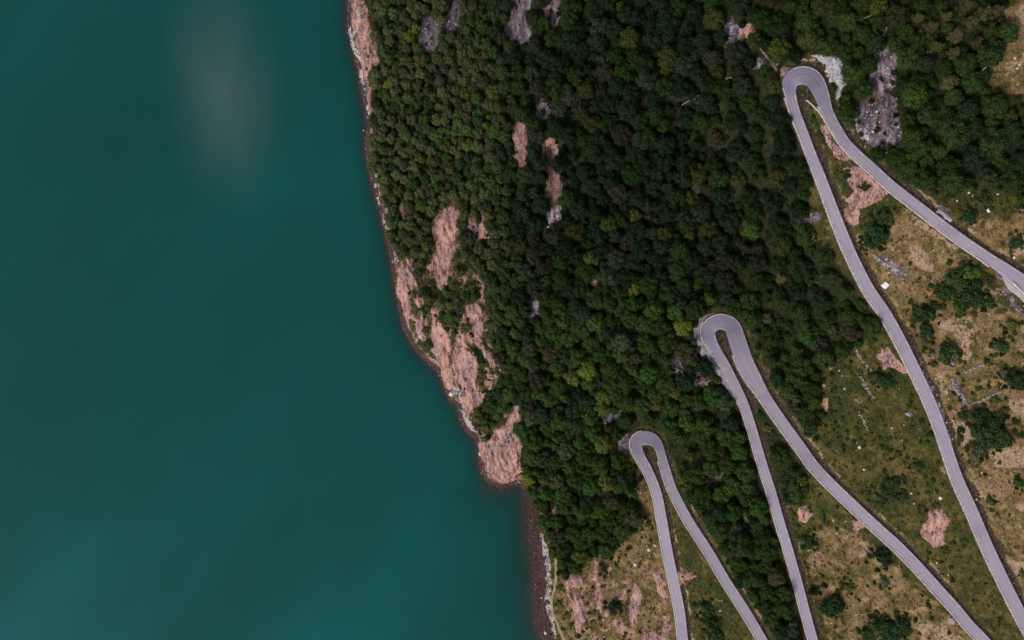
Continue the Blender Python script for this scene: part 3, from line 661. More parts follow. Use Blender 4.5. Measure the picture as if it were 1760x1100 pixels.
# ------------------------------------------------------------------ road
def road_mat():
    m, nt, bs = newmat('worn asphalt'); b = NB(nt); pos = b.geo()
    lat = b.attr('lat', out='Fac'); hp = b.attr('bend', out='Fac')
    n1 = b.noise(pos, 0.12, 4, 0.6); n2 = b.noise(pos, 3.0, 4, 0.7); n3 = b.noise(pos, 0.9, 4, 0.6)
    c = b.ramp(n1, [(0.3, (0.375, 0.318, 0.392)), (0.7, (0.455, 0.392, 0.462))])
    c = b.mix(0.35, c, b.ramp(n2, [(0.3, (0.26, 0.222, 0.272)), (0.7, (0.50, 0.435, 0.49))]))
    cv = b.n('ShaderNodeCombineXYZ'); b.l(b.math('ADD', lat, b.math('MULTIPLY', n1, 0.15)), cv.inputs[0])
    tr = b.noise(cv.outputs[0], 7.0, 2, 0.6)
    ty = b.n('ShaderNodeMapRange'); ty.inputs[1].default_value = 0.35; ty.inputs[2].default_value = 0.62; b.l(tr, ty.inputs[0])
    f = b.math('MULTIPLY', ty.outputs[0], b.math('ADD', b.math('MULTIPLY', hp, 0.85), 0.12))
    c = b.mix(b.math('MULTIPLY', hp, 0.50), c, (0.17, 0.158, 0.225))
    c = b.mix(f, c, (0.115, 0.105, 0.16))
    pt = b.edge(b.noise(pos, 0.06, 2, 0.4), n3, 0.15, 0.60, 0.63)
    c = b.mix(b.math('MULTIPLY', pt, 0.4), c, (0.24, 0.215, 0.265))
    trk = b.n('ShaderNodeMapRange', interpolation_type='SMOOTHSTEP'); trk.inputs[1].default_value = 0.22; trk.inputs[2].default_value = 0.0; b.l(b.math('ABSOLUTE', b.math('SUBTRACT', b.math('ABSOLUTE', lat), 0.42)), trk.inputs[0])
    c = b.mix(b.math('MULTIPLY', trk.outputs[0], b.math('MULTIPLY', n3, 0.55)), c, (0.25, 0.215, 0.27))
    ed = b.math('ABSOLUTE', lat)
    c = b.mix(b.math('MULTIPLY', b.edge(ed, n3, 0.25, 0.93, 1.0), 0.7), c, (0.22, 0.17, 0.15))
    b.l(c, bs.inputs['Base Color']); bs.inputs['Roughness'].default_value = 0.75; bs.inputs['Specular IOR Level'].default_value = 0.3
    b.bump(n2, 0.25, 0.03, bs)
    return m
M_ROAD = road_mat()
M_PAINT = simple('road paint', [(0.38, (0.33, 0.29, 0.32)), (0.6, (0.76, 0.74, 0.74))], 1.1, bump=0)
M_COPING = simple('pale concrete coping', [(0.3, (0.36, 0.28, 0.27)), (0.65, (0.66, 0.57, 0.55))], 0.8, bump=0.3)
M_WALL = simple('dry masonry', [(0.3, (0.075, 0.06, 0.065)), (0.5, (0.21, 0.17, 0.18)), (0.7, (0.36, 0.30, 0.30))], 1.6, bump=1.0, bd=0.3)

def ribbon(name, line, nrm, offs, zo, mat, parent=None, bendv=None):
    """line (n,4): x y z w ; offs: list of (lateral metres function) ; builds strip"""
    n = len(line); V = []; F = []; lat = []; bd = []
    k = len(offs)
    for i in range(n):
        for j, o in enumerate(offs):
            lo = o(i) if callable(o) else o
            dz = zo[j] if isinstance(zo, (list, tuple)) else zo
            V.append((line[i, 0] + nrm[i, 0] * lo, line[i, 1] + nrm[i, 1] * lo, line[i, 2] + dz))
            lat.append(lo / (line[i, 3] / 2)); bd.append(0 if bendv is None else bendv[i])
    for i in range(n - 1):
        for j in range(k - 1):
            a = i * k + j; F.append((a, a + k, a + k + 1, a + 1))
    me = mesh(name, V, [f[::-1] for f in F], True)
    add_attr(me, 'lat', 'FLOAT', np.array(lat)); add_attr(me, 'bend', 'FLOAT', np.array(bd))
    return link(name, me, mat, parent)
turn = np.abs(np.gradient(np.unwrap(np.arctan2(tg[:, 1], tg[:, 0]))))
bend = np.clip(np.convolve(turn, np.ones(9) / 9, 'same') / 0.11, 0, 1)
bend = np.maximum(bend, np.convolve(bend, np.ones(25) / 25, 'same'))
hwf = lambda f: (lambda i: ROAD[i, 3] / 2 * f)
road = ribbon('road', ROAD, RN, [hwf(f) for f in (-1, -0.66, -0.33, 0, 0.33, 0.66, 1)], 0.0, M_ROAD, bendv=bend)
tag(road, kind='structure')
def painted(i0, i1, side, dash=None, parent=road, wid=0.17, inset=0.28):
    V = []; F = []; 
    for i in range(i0, i1 - 1):
        if dash and (RARC[i] % (dash[0] + dash[1])) > dash[0]: continue
        if hash2(np.array([i // 5]), np.array([side]), 5)[0] < 0.22: continue
        q = []
        for ii in (i, i + 1):
            for o in (inset, inset + wid):
                lo = side * (ROAD[ii, 3] / 2 - o)
                q.append((ROAD[ii, 0] + RN[ii, 0] * lo, ROAD[ii, 1] + RN[ii, 1] * lo, ROAD[ii, 2] + 0.006))
        b0 = len(V); V += q
        F.append((b0, b0 + 1, b0 + 3, b0 + 2) if side < 0 else (b0, b0 + 2, b0 + 3, b0 + 1))
    me = mesh('edge_line', V, F)
    return link('edge_line', me, M_PAINT, parent)
def leg_range(*ls):
    ii = np.where(np.isin(RLEG, ls))[0]; return ii[0], ii[-1] + 1
def near(px, py, lo=0, hi=None):
    hi = hi or len(ROAD); d = np.hypot(RPX[lo:hi, 0] - px, RPX[lo:hi, 1] - py); return lo + int(d.argmin())
rA = leg_range(0, 1); rB = leg_range(2); rC = leg_range(4, 5); rD = leg_range(6); rE = leg_range(8, 9); rF = leg_range(10)
# up-slope edges carry a dashed line, down-slope edges a continuous one beside the coping
for (a, b_), s, dsh in ((rA, -1, (2, 2)), (rB, 1, (2, 2)), (rC, -1, (2, 2)), (rD, 1, (2, 2)), (rE, -1, (2, 2)), (rF, 1, (2, 2)),
                        (rA, 1, None), (rB, -1, (3, 1)), (rC, 1, None), (rD, -1, (3, 1)), (rE, 1, None), (rF, -1, None)):
    painted(a, b_, s, dsh)

def retaining(i0, i1, side, label, height=2.4, batter=0.15, gap=None):
    height *= 0.75
    sl = slice(i0, i1); L = ROAD[sl]; N = RN[sl] * side
    t = empty('retaining_wall', tuple(L[len(L) // 2, :3]))
    t['label'] = label; t['category'] = 'wall'; t['group'] = 'walls along the hairpin road'
    base = np.array(t.location)
    L2 = L.copy(); L2[:, :3] -= base
    n = len(L2); ii = np.arange(n)
    taper = np.clip(np.minimum(ii, n - 1 - ii) / 4.0, 0.12, 1)
    h = height * taper * (0.85 + 0.3 * vnoise(ii / 9.0, ii * 0.0 + i0, 4))
    hw = L2[:, 3] / 2
    def strip(prof, nm, mat):
        V = []; F = []; k = len(prof)
        for i in range(n):
            for o, z in prof:
                oo = o(i); zz = z(i)
                V.append((L2[i, 0] + N[i, 0] * oo, L2[i, 1] + N[i, 1] * oo, L2[i, 2] + zz))
        for i in range(n - 1):
            for j in range(k):
                a = i * k + j; b2 = i * k + (j + 1) % k; F.append((a, b2, b2 + k, a + k))
        F.append(tuple(range(k))); F.append(tuple(range((n - 1) * k, n * k))[::-1])
        me = mesh(nm, V, F); bm = bmesh.new(); bm.from_mesh(me); bmesh.ops.recalc_face_normals(bm, faces=bm.faces); bm.to_mesh(me); bm.free()
        return link(nm, me, mat, t)
    jit = [0.05 * math.sin(i * 2.7) + 0.04 * math.sin(i * 7.1) for i in range(n)]
    strip([(lambda i: hw[i] - 0.02, lambda i: -0.6), (lambda i: hw[i] + 0.02, lambda i: -0.02), (lambda i: hw[i] + 0.46 + jit[i] * .4, lambda i: -0.02), (lambda i: hw[i] + 0.5 + batter * h[i] + jit[i] * 0.8, lambda i: -h[i]),
           (lambda i: hw[i], lambda i: -h[i])], 'masonry', M_WALL)
    strip([(lambda i: hw[i] + 0.06, lambda i: -0.016), (lambda i: hw[i] + 0.07, lambda i: 0.26), (lambda i: hw[i] + 0.40 + jit[i] * .3, lambda i: 0.26), (lambda i: hw[i] + 0.41 + jit[i] * .3, lambda i: -0.016)], 'coping', M_COPING)
    return t
iA0 = rA[0]; a1 = near(1096, 752, rA[0], rA[1]) + 2
retaining(iA0 + 20, a1, 1, 'low stone wall with pale coping along the lowest road, outer side of the lowest hairpin')
retaining(near(1139, 792, *rB), rB[1], -1, 'low stone wall with pale coping below the road descending right of the lowest hairpin', 1.8)
retaining(rC[0], near(1235, 553, *rC) - 3, 1, 'low stone wall with pale coping round the outer left of the middle hairpin', 1.9, 0.12)
retaining(near(1274, 605, *rD), rD[1], -1, 'low stone wall with pale coping below the road descending right of the middle hairpin', 2.0)
retaining(rE[0], near(1357, 158, *rE), 1, 'long low stone wall with pale coping left of the road climbing to the top hairpin', 2.4)
retaining(near(1416, 178, *rF), near(1712, 452, *rF), -1, 'low stone wall with pale coping on the lower side of the topmost road', 2.2)

# rubble shoulder outside the wall of the middle hairpin
i0, i1 = near(1228, 600, *rC) - 26, near(1219, 561, *rC) + 5
sl = slice(i0, i1); n_ = i1 - i0; ii = np.arange(n_); wv = 2.1 * np.clip(np.minimum(ii / 22.0, (n_ - 1 - ii) / 5.0), 0.02, 1) * (0.9 + 0.2 * vnoise(ii / 11.0, ii * 0.0, 9))
M_SHOULDER = simple('grey rubble shoulder', [(0.3, (0.10, 0.08, 0.095)), (0.5, (0.23, 0.19, 0.225)), (0.7, (0.36, 0.30, 0.34))], 0.9, bump=0.8, bd=0.3)
tag(ribbon('gravel_shoulder', ROAD[sl], RN[sl], [lambda i: ROAD[i0 + i, 3] / 2 + 0.38, lambda i: ROAD[i0 + i, 3] / 2 + 0.42 + wv[i] * 0.5, lambda i: ROAD[i0 + i, 3] / 2 + 0.45 + wv[i], lambda i: ROAD[i0 + i, 3] / 2 + 0.9 + wv[i] * 1.25], [-0.10, -0.22, -0.55, -3.2], M_SHOULDER), kind='structure')

# ------------------------------------------------------------------ rock faces (things)
def rock_face(poly, label, kind):
    q = P(poly); x0, x1 = q[:, 0].min() - 1.5, q[:, 0].max() + 1.5; y0, y1 = q[:, 1].min() - 1.5, q[:, 1].max() + 1.5
    X, Y = np.meshgrid(np.arange(x0, x1, 0.4), np.arange(y0, y1, 0.4))
    sdv = sdf_poly(X + 0.9 * fbm(X, Y, 3.2, 3, 91), Y + 1.1 * fbm(X, Y, 3.2, 3, 97), q) + 0.35 + 0.9 * fbm(X, Y, 2.4, 3, 93)
    amp = {'pink': 1.6, 'rose': 1.6, 'grey': 1.6, 'white': 1.7, 'slate': 0.6}[kind]
    r = ridged(X + 0.3 * Y, Y * 0.4, 2.3, 4, 55)
    step = np.floor((X * 0.9 + 1.5 * fbm(X, Y, 4, 2, 56)) * 1.0) % 2
    lift = amp * (r - 0.45) * 1.1 + 0.18 * step + 0.12
    e = sstep(0.0, 1.0, sdv)
    Z = zs(X, Y) + e * np.maximum(lift, -0.25) - 0.45 * (1 - e)
    cx, cy = float(q[:, 0].mean()), float(q[:, 1].mean()); cz = float(zs(cx, cy))
    me, _ = grid_mesh('rock_face', X - cx, Y - cy, Z - cz, keep=sdv > -0.7)
    add_attr(me, 'rim', 'FLOAT', sstep(-0.6, 1.3, sdv).ravel()[_])
    o = link('rock_face', me, ROCK[kind]); o.location = (cx, cy, cz)
    tag(o, label, 'rock face', 'bare rock faces on the hillside')
    return o
for v in BIGFACE.values(): rock_face(*v)

# ------------------------------------------------------------------ plant prototypes
def ico(sub=1):
    bm = bmesh.new(); bmesh.ops.create_icosphere(bm, subdivisions=sub, radius=1.0)
    V = np.array([v.co[:] for v in bm.verts]); F = np.array([[v.index for v in f.verts] for f in bm.faces]); bm.free()
    return V, F
ICO1 = ico(1); ICO2 = ico(2)
def leaf_cloud(cent, rad, cnt, size, r, squash=1.0, jitter=0.6, core=0.80):
    """lobes -> quads (leaf sprays) on their outer side plus low cores"""
    V = []; F = []; LV = []; nb = 0
    cent = np.array(cent); rad = np.array(rad)
    for c, R in zip(cent, rad):
        n = int(cnt * (R / rad.mean()) ** 2)
        d = r.normal(size=(n, 3)); d /= np.linalg.norm(d, axis=1)[:, None]
        d = d[d[:, 2] > -0.55]
        p = c + d * R * r.uniform(0.82, 1.08, (len(d), 1)) * np.array([1, 1, squash])
        dd = np.linalg.norm((p[:, None, :] - cent[None]) / np.array([1, 1, squash]), axis=2) < rad[None] * 0.80
        ok = ~dd.any(1); p = p[ok]; d = d[ok]; n = len(p)
        if n == 0: continue
        nr = d + r.normal(scale=jitter, size=(n, 3)); nr /= np.linalg.norm(nr, axis=1)[:, None]
        t = r.normal(size=(n, 3)); t -= (t * nr).sum(1)[:, None] * nr; t /= np.linalg.norm(t, axis=1)[:, None]
        b = np.cross(nr, t); s = r.uniform(0.65, 1.35, (n, 1)) * size
        q = np.stack([p - t * s, p - b * s * 0.6, p + t * s, p + b * s * 0.6], 1)
        V.append(q.reshape(-1, 3)); F += [(nb + 4 * i, nb + 4 * i + 1, nb + 4 * i + 2, nb + 4 * i + 3) for i in range(n)]
        LV.append(np.repeat(np.clip(r.normal(0.5, 0.22, n), 0, 1), 4)); nb += 4 * n
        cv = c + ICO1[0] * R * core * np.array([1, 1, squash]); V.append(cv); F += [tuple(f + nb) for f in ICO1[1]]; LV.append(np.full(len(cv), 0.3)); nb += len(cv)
    return np.concatenate(V), F, np.concatenate(LV)
def tubes(segs):
    V = []; F = []
    for a, b, ra, rb in segs:
        a = np.array(a, float); b = np.array(b, float); d = b - a; d /= np.linalg.norm(d)
        u = np.cross(d, [0.3, 0.9, 0.2]); u /= np.linalg.norm(u); v = np.cross(d, u); n0 = len(V); k = 6
        for c, r_ in ((a, ra), (b, rb)):
            for j in range(k):
                an = 2 * math.pi * j / k; V.append(tuple(c + r_ * (math.cos(an) * u + math.sin(an) * v)))
        for j in range(k):
            F.append((n0 + j, n0 + (j + 1) % k, n0 + k + (j + 1) % k, n0 + k + j))
        F.append(tuple(n0 + k + j for j in range(k)))
    return V, F
def make_crown(seed, form):
    r = np.random.default_rng(seed)
    cent = []; rad = []
    if form == 'round':
        n = r.integers(20, 30)
        for i in range(n):
            a = r.uniform(0, 2 * math.pi); h = r.uniform(-0.35, 1.0); q = math.sqrt(max(0, 1 - (h * 0.95) ** 2)) * r.uniform(0.45, 0.80)
            cent.append((q * math.cos(a), q * math.sin(a), 1.05 + h * 0.62)); rad.append(r.uniform(0.22, 0.40))
        cent += [(0, 0, 1.0), (r.uniform(-.2, .2), r.uniform(-.2, .2), 1.45)]; rad += [0.62, 0.42]
        top = 1.4; cnt = 120; sz = 0.072
    elif form == 'tall':
        n = 26
        for i in range(n):
            h = r.uniform(0, 1); a = r.uniform(0, 2 * math.pi); q = (0.85 - 0.65 * h) * r.uniform(0.5, 1)
            cent.append((q * math.cos(a), q * math.sin(a), 0.8 + h * 2.4)); rad.append(r.uniform(0.20, 0.34) * (1.1 - 0.4 * h))
        cent += [(0, 0, 1.1), (0, 0, 1.8), (0, 0, 2.5)]; rad += [0.5, 0.4, 0.25]
        top = 2.8; cnt = 95; sz = 0.075
    else:
        n = r.integers(12, 18)
        for i in range(n):
            a = r.uniform(0, 2 * math.pi); q = r.uniform(0.2, 0.78); cent.append((q * math.cos(a), q * math.sin(a), 0.28 + 0.35 * (1 - q) + r.uniform(-.08, .12))); rad.append(r.uniform(0.22, 0.36))
        cent.append((0, 0, 0.35)); rad.append(0.5); top = 0.5; cnt = 110; sz = 0.085
    V, F, LV = leaf_cloud(cent, rad, cnt, sz, r)
    me = bpy.data.meshes.new('crown'); me.from_pydata([tuple(v) for v in V], [], F); me.update()
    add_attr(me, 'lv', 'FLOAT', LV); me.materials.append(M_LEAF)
    segs = [((0, 0, -0.5), (0.02, 0.01, 0.55 * top), 0.075, 0.055), ((0.02, 0.01, 0.55 * top), (0.0, 0.03, top), 0.055, 0.02)]
    if form == 'bush': segs = []
    for k in range(4 if form != 'bush' else 5):
        a = k * 1.7 + r.uniform(0, 1); h = top * (0.3 + 0.12 * k) if form != 'bush' else -0.15
        segs.append(((0, 0, h), (0.5 * math.cos(a), 0.5 * math.sin(a), h + (0.35 if form != 'bush' else 0.5)), 0.04, 0.012))
    V2, F2 = tubes(segs); mt = mesh('trunk', V2, F2, True); mt.materials.append(M_BARK)
    return me, mt
PROTO = [make_crown(100 + i, f) for i, f in enumerate(['round'] * 7 + ['tall'] * 3 + ['bush'] * 5)]
PF = ['round'] * 7 + ['tall'] * 3 + ['bush'] * 5
NR, NTALL, NBUSH = 7, 3, 5
PH = {'round': 1.25, 'tall': 1.7, 'bush': 0.35}        # height of the visual centre in crown radii

def joined_proto(name, crown, trunk):
    bm = bmesh.new(); bm.from_mesh(crown); n = len(bm.faces); bm.from_mesh(trunk); bm.faces.ensure_lookup_table()
    for f in bm.faces[n:]: f.material_index = 1
    me = bpy.data.meshes.new(name); bm.to_mesh(me); bm.free(); me.materials.append(M_LEAF); me.materials.append(M_BARK)
    return bpy.data.objects.new(name, me)
tree_coll = bpy.data.collections.new('forest tree kinds')
for i, (c, t) in enumerate(PROTO[:NR + NTALL]): tree_coll.objects.link(joined_proto('forest_tree_kind_%02d' % i, c, t))
bush_coll = bpy.data.collections.new('bush kinds')
for i, (c, t) in enumerate(PROTO[NR + NTALL:]): bush_coll.objects.link(joined_proto('bush_kind_%02d' % i, c, t))

def gn_scatter(name, pts, scl, rot, idx, tint, coll, kind='stuff', label=None, cat=None):
    me = bpy.data.meshes.new(name); n = len(pts)
    me.vertices.add(n); me.vertices.foreach_set('co', np.asarray(pts, np.float32).ravel())
    add_attr(me, 'scl', 'FLOAT_VECTOR', scl); add_attr(me, 'rot', 'FLOAT_VECTOR', rot); add_attr(me, 'idx', 'INT', idx)
    add_attr(me, 'tint', 'FLOAT_COLOR', np.c_[tint, np.ones(n)])
    o = link(name, me)
    ng = bpy.data.node_groups.new(name + ' scatter', 'GeometryNodeTree')
    ng.interface.new_socket('Geometry', in_out='INPUT', socket_type='NodeSocketGeometry'); ng.interface.new_socket('Geometry', in_out='OUTPUT', socket_type='NodeSocketGeometry')
    N = ng.nodes; gi = N.new('NodeGroupInput'); go = N.new('NodeGroupOutput')
    ci = N.new('GeometryNodeCollectionInfo'); ci.inputs[0].default_value = coll; ci.inputs['Separate Children'].default_value = True; ci.inputs['Reset Children'].default_value = True
    ip = N.new('GeometryNodeInstanceOnPoints'); ip.inputs['Pick Instance'].default_value = True
    def na(nm, ty):
        a = N.new('GeometryNodeInputNamedAttribute'); a.data_type = ty; a.inputs[0].default_value = nm; return a.outputs[0]
    e2r = N.new('FunctionNodeEulerToRotation'); ng.links.new(na('rot', 'FLOAT_VECTOR'), e2r.inputs[0])
    ng.links.new(gi.outputs[0], ip.inputs['Points']); ng.links.new(ci.outputs[0], ip.inputs['Instance']); ng.links.new(na('idx', 'INT'), ip.inputs['Instance Index'])
    ng.links.new(e2r.outputs[0], ip.inputs['Rotation']); ng.links.new(na('scl', 'FLOAT_VECTOR'), ip.inputs['Scale']); ng.links.new(ip.outputs[0], go.inputs[0])
    md = o.modifiers.new('scatter', 'NODES'); md.node_group = ng
    tag(o, label, cat, kind=kind)
    return o

# ------------------------------------------------------------------ where plants grow
def in_polys(px, py, polys, grow_=0.0):
    m = np.zeros(np.shape(px), bool)
    for p in polys:
        a = np.array(p); bb = (px > a[:, 0].min() - 8) & (px < a[:, 0].max() + 8) & (py > a[:, 1].min() - 8) & (py < a[:, 1].max() + 8) & ~m
        if bb.any():
            ix = np.where(bb)[0]; m[ix] = sdf_poly(px[ix], py[ix], p) > -grow_
    return m
def road_clear(px, py):
    """pixels beyond the road edge"""
    out = np.full(len(px), 1e9)
    for s in range(0, len(px), 4000):
        d = np.hypot(px[s:s + 4000, None] - RPX[None, :, 0], py[s:s + 4000, None] - RPX[None, :, 1]) - RPW[None] / 2
        out[s:s + 4000] = d.min(1)
    return out
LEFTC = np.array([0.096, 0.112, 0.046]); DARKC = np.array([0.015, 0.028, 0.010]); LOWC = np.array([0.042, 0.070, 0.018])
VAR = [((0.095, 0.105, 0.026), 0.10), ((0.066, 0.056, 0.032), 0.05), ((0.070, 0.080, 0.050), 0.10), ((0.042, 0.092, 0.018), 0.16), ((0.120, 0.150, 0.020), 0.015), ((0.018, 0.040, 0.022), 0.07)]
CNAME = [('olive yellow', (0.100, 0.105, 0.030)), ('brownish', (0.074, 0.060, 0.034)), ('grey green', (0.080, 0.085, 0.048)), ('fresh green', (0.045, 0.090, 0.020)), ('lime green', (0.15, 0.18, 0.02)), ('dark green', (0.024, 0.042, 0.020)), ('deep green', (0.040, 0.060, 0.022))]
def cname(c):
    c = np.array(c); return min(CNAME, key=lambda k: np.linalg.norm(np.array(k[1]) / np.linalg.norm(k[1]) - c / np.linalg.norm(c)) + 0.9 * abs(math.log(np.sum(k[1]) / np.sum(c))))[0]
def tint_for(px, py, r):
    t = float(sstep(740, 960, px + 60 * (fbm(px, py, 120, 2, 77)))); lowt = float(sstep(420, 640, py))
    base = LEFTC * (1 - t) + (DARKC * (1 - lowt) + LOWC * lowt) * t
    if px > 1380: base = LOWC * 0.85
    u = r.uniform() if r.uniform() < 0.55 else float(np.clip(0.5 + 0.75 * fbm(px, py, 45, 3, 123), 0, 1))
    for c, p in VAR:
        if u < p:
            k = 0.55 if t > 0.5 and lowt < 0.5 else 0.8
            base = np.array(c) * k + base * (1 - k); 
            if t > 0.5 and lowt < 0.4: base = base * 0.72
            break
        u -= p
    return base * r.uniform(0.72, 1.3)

rt = np.random.default_rng(5)
TREES = []    # dict: x y z r proto tint px py
cell = {}
def can(x, y, r, k):
    ci, cj = int(x // 4), int(y // 4)
    for a in (-1, 0, 1, -2, 2):
        for b in (-1, 0, 1, -2, 2):
            for (X, Y, R) in cell.get((ci + a, cj + b), ()):
                if (X - x) ** 2 + (Y - y) ** 2 < (k * (R + r)) ** 2: return False
    return True
def put(x, y, r): cell.setdefault((int(x // 4), int(y // 4)), []).append((x, y, r))
def place_px(px, py, rpx, form):
    """visual centre of a crown at a pixel: find the ground point whose crown shows there"""
    z = 40.0
    for _ in range(16):
        rr = rpx * (HC - z) / FPX; k = (HC - z - PH[form] * rr) / FPX
        x = (px - 880) * k; y = -(py - 550) * k; z = max(float(zs(x, y)), 0.2)
    return x, y, z, rr
FORCED = [(664, 146, 8, 'lime'), (907, 825, 12, 'lime'), (850, 90, 11, 'fresh'), (835, 98, 10, 'olive'), (942, 736, 14, 'fresh'), (1154, 698, 16, 'fresh'), (969, 555, 12, 'olive'), (961, 593, 12, 'fresh'), (930, 585, 12, 'fresh'), (1090, 496, 13, 'lime2'),
          (1068, 519, 10, 'fresh'), (1017, 443, 15, 'olive'), (1048, 387, 16, 'fresh'), (1092, 372, 13, 'olive'), (1292, 392, 19, 'fresh'), (1333, 303, 19, 'olive'), (1343, 478, 10, 'tan'), (1152, 33, 25, 'dark'), (1109, 238, 21, 'deep'), (1018, 262, 18, 'deep'),
          (1098, 30, 18, 'dark'), (1075, 24, 16, 'deep'), (1030, 180, 17, 'dark'), (960, 160, 15, 'deep'), (723, 102, 14, 'olive'), (751, 100, 12, 'olive'), (811, 38, 9, 'fresh'), (850, 158, 14, 'olive'), (770, 195, 10, 'grey'), (876, 300, 15, 'dark'), (1430, 566, 9, 'grey'),
          (1343, 556, 8, 'fresh'), (1320, 548, 10, 'grey'), (1273, 937, 24, 'deep'), (1233, 886, 21, 'dark'), (1291, 996, 18, 'deep'), (1243, 853, 17, 'fresh'), (1267, 906, 11, 'grey'), (1280, 855, 15, 'deep'), (1300, 905, 14, 'deep'), (1317, 1044, 17, 'dark'), (1275, 1000, 14, 'dark'),
          (1310, 1000, 12, 'deep'), (1340, 1085, 16, 'dark'), (1705, 89, 26, 'deep'), (1639, 229, 28, 'deep'), (1573, 165, 24, 'fresh'), (1631, 140, 17, 'olive'), (1707, 242, 26, 'deep'), (1742, 225, 20, 'dark'), (1600, 200, 20, 'deep'), (1665, 190, 20, 'dark'), (1680, 270, 22, 'dark'),
          (1590, 250, 18, 'deep'), (1570, 265, 16, 'fresh'), (1120, 400, 14, 'dark'), (1200, 130, 15, 'dark'), (1260, 180, 15, 'deep'), (1300, 230, 16, 'deep'), (1270, 310, 15, 'olive'), (1200, 320, 13, 'grey'), (1330, 150, 15, 'olive'), (1310, 200, 16, 'deep'), (1230, 240, 16, 'brown')]
TALLF = [(1600, 45, 15, 'brown'), (1622, 30, 14, 'olive'), (1645, 62, 15, 'brown'), (1668, 42, 15, 'brown'), (1690, 24, 16, 'olive'), (1715, 20, 14, 'brown'), (1640, 92, 13, 'brown'), (1610, 78, 13, 'olive'), (1660, 12, 14, 'brown'), (1575, 30, 13, 'olive'), (1680, 70, 12, 'brown')]
CC = {'lime': (0.17, 0.21, 0.018), 'lime2': (0.11, 0.14, 0.02), 'fresh': (0.048, 0.088, 0.018), 'olive': (0.085, 0.092, 0.028), 'tan': (0.13, 0.115, 0.05), 'dark': (0.022, 0.042, 0.018), 'deep': (0.034, 0.056, 0.018), 'grey': (0.085, 0.09, 0.055), 'brown': (0.085, 0.070, 0.036)}
for lst, form in ((FORCED, 'round'), (TALLF, 'tall')):
    for px, py, rp, cn in lst:
        x, y, z, r = place_px(px, py, rp, form)
        put(x, y, r * (0.8 if form == 'tall' else 1))
        pr = rt.integers(0, NR) if form == 'round' else NR + rt.integers(0, NTALL)
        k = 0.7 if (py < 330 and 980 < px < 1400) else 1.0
        TREES.append(dict(x=x, y=y, z=z, r=r, proto=int(pr), tint=np.array(CC[cn]) * rt.uniform(0.85, 1.15) * k, px=px, py=py, rpx=rp, forced=True))
N = 60000
cx = rt.uniform(-95, 195, N); cy = rt.uniform(-168, 168, N); cz = zs(cx, cy)
u = rt.uniform(0, 1, N)
gpx, gpy = w2p(cx, cy, cz)
leftz = 1 - sstep(800, 960, gpx)
rad = (1.2 + 1.6 * u ** 1.2) * leftz + (1.3 + 3.0 * u ** 1.25) * (1 - leftz)
rad = np.where(gpx > 1385, 1.4 + 2.6 * u ** 1.4, rad)
cpx, cpy = w2p(cx, cy, cz + 1.2 * rad); rpx = rad * FPX / (HC - cz - 1.2 * rad)
okm = in_polys(cpx, cpy, [MAINF, TOPF]) | (in_polys(cpx, cpy, [CDF]) & (u > 0.3))
okm &= ~in_polys(gpx, gpy, PINK + MAUVE + TAN, 1.0) & ~in_polys(cpx, cpy, [v[0] for v in BIGFACE.values()], 1.0) & ~in_polys(cpx, cpy, [BIGFACE['l'][0]], 7.5) & ~in_polys(cpx, cpy, MAUVE[len([1 for v in BIGFACE.values() if v[2] in ('grey', 'slate')]):] + PINK, 3.0)
okm &= ~(in_polys(gpx, gpy, CLIFFZ[:1]) & (rt.uniform(0, 1, N) < 0.88))
okm &= cz > 1.0
sdf_f = np.maximum(sdf_poly(cpx, cpy, MAINF), sdf_poly(cpx, cpy, TOPF))
fr = (sdf_f < 3) & (sdf_f > -34) & (cpx > 930) & (cpy > 120) & (rt.uniform(0, 1, N) < 0.40 * np.exp(np.minimum(sdf_f, 0) / 10.0) * (1 + fbm(cpx, cpy, 30, 2, 19))) & (sampler(GD)(cx, cy) > 9) & ~in_polys(gpx, gpy, PINK + MAUVE, 1.0)
rad = np.where(fr & ~okm, 0.65 + 1.1 * u, rad); rpx = np.where(fr & ~okm, rad * FPX / (HC - cz), rpx)
okm |= fr
ixs = np.where(okm)[0]
rc = road_clear(cpx[ixs], cpy[ixs]); rg = road_clear(gpx[ixs], gpy[ixs])
ixs = ixs[(rc > rpx[ixs] * 0.85 + np.where(cpy[ixs] > 600, np.maximum(2.5, 6 + 9 * fbm(cpx[ixs], cpy[ixs], 60, 2, 15)), 1.5)) & (rg > 5)]
for i in ixs[np.argsort(-rad[ixs] + rt.uniform(0, 1.2, len(ixs)))]:
    if can(cx[i], cy[i], rad[i], 0.66):
        put(cx[i], cy[i], rad[i])
        pr = int(rt.integers(0, NR)) if rt.uniform() > 0.06 or cpx[i] < 900 else NR + int(rt.integers(0, NTALL))
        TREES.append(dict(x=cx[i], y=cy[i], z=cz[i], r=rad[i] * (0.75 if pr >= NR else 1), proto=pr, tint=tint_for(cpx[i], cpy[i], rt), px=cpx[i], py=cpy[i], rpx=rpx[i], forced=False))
print('trees', len(TREES))

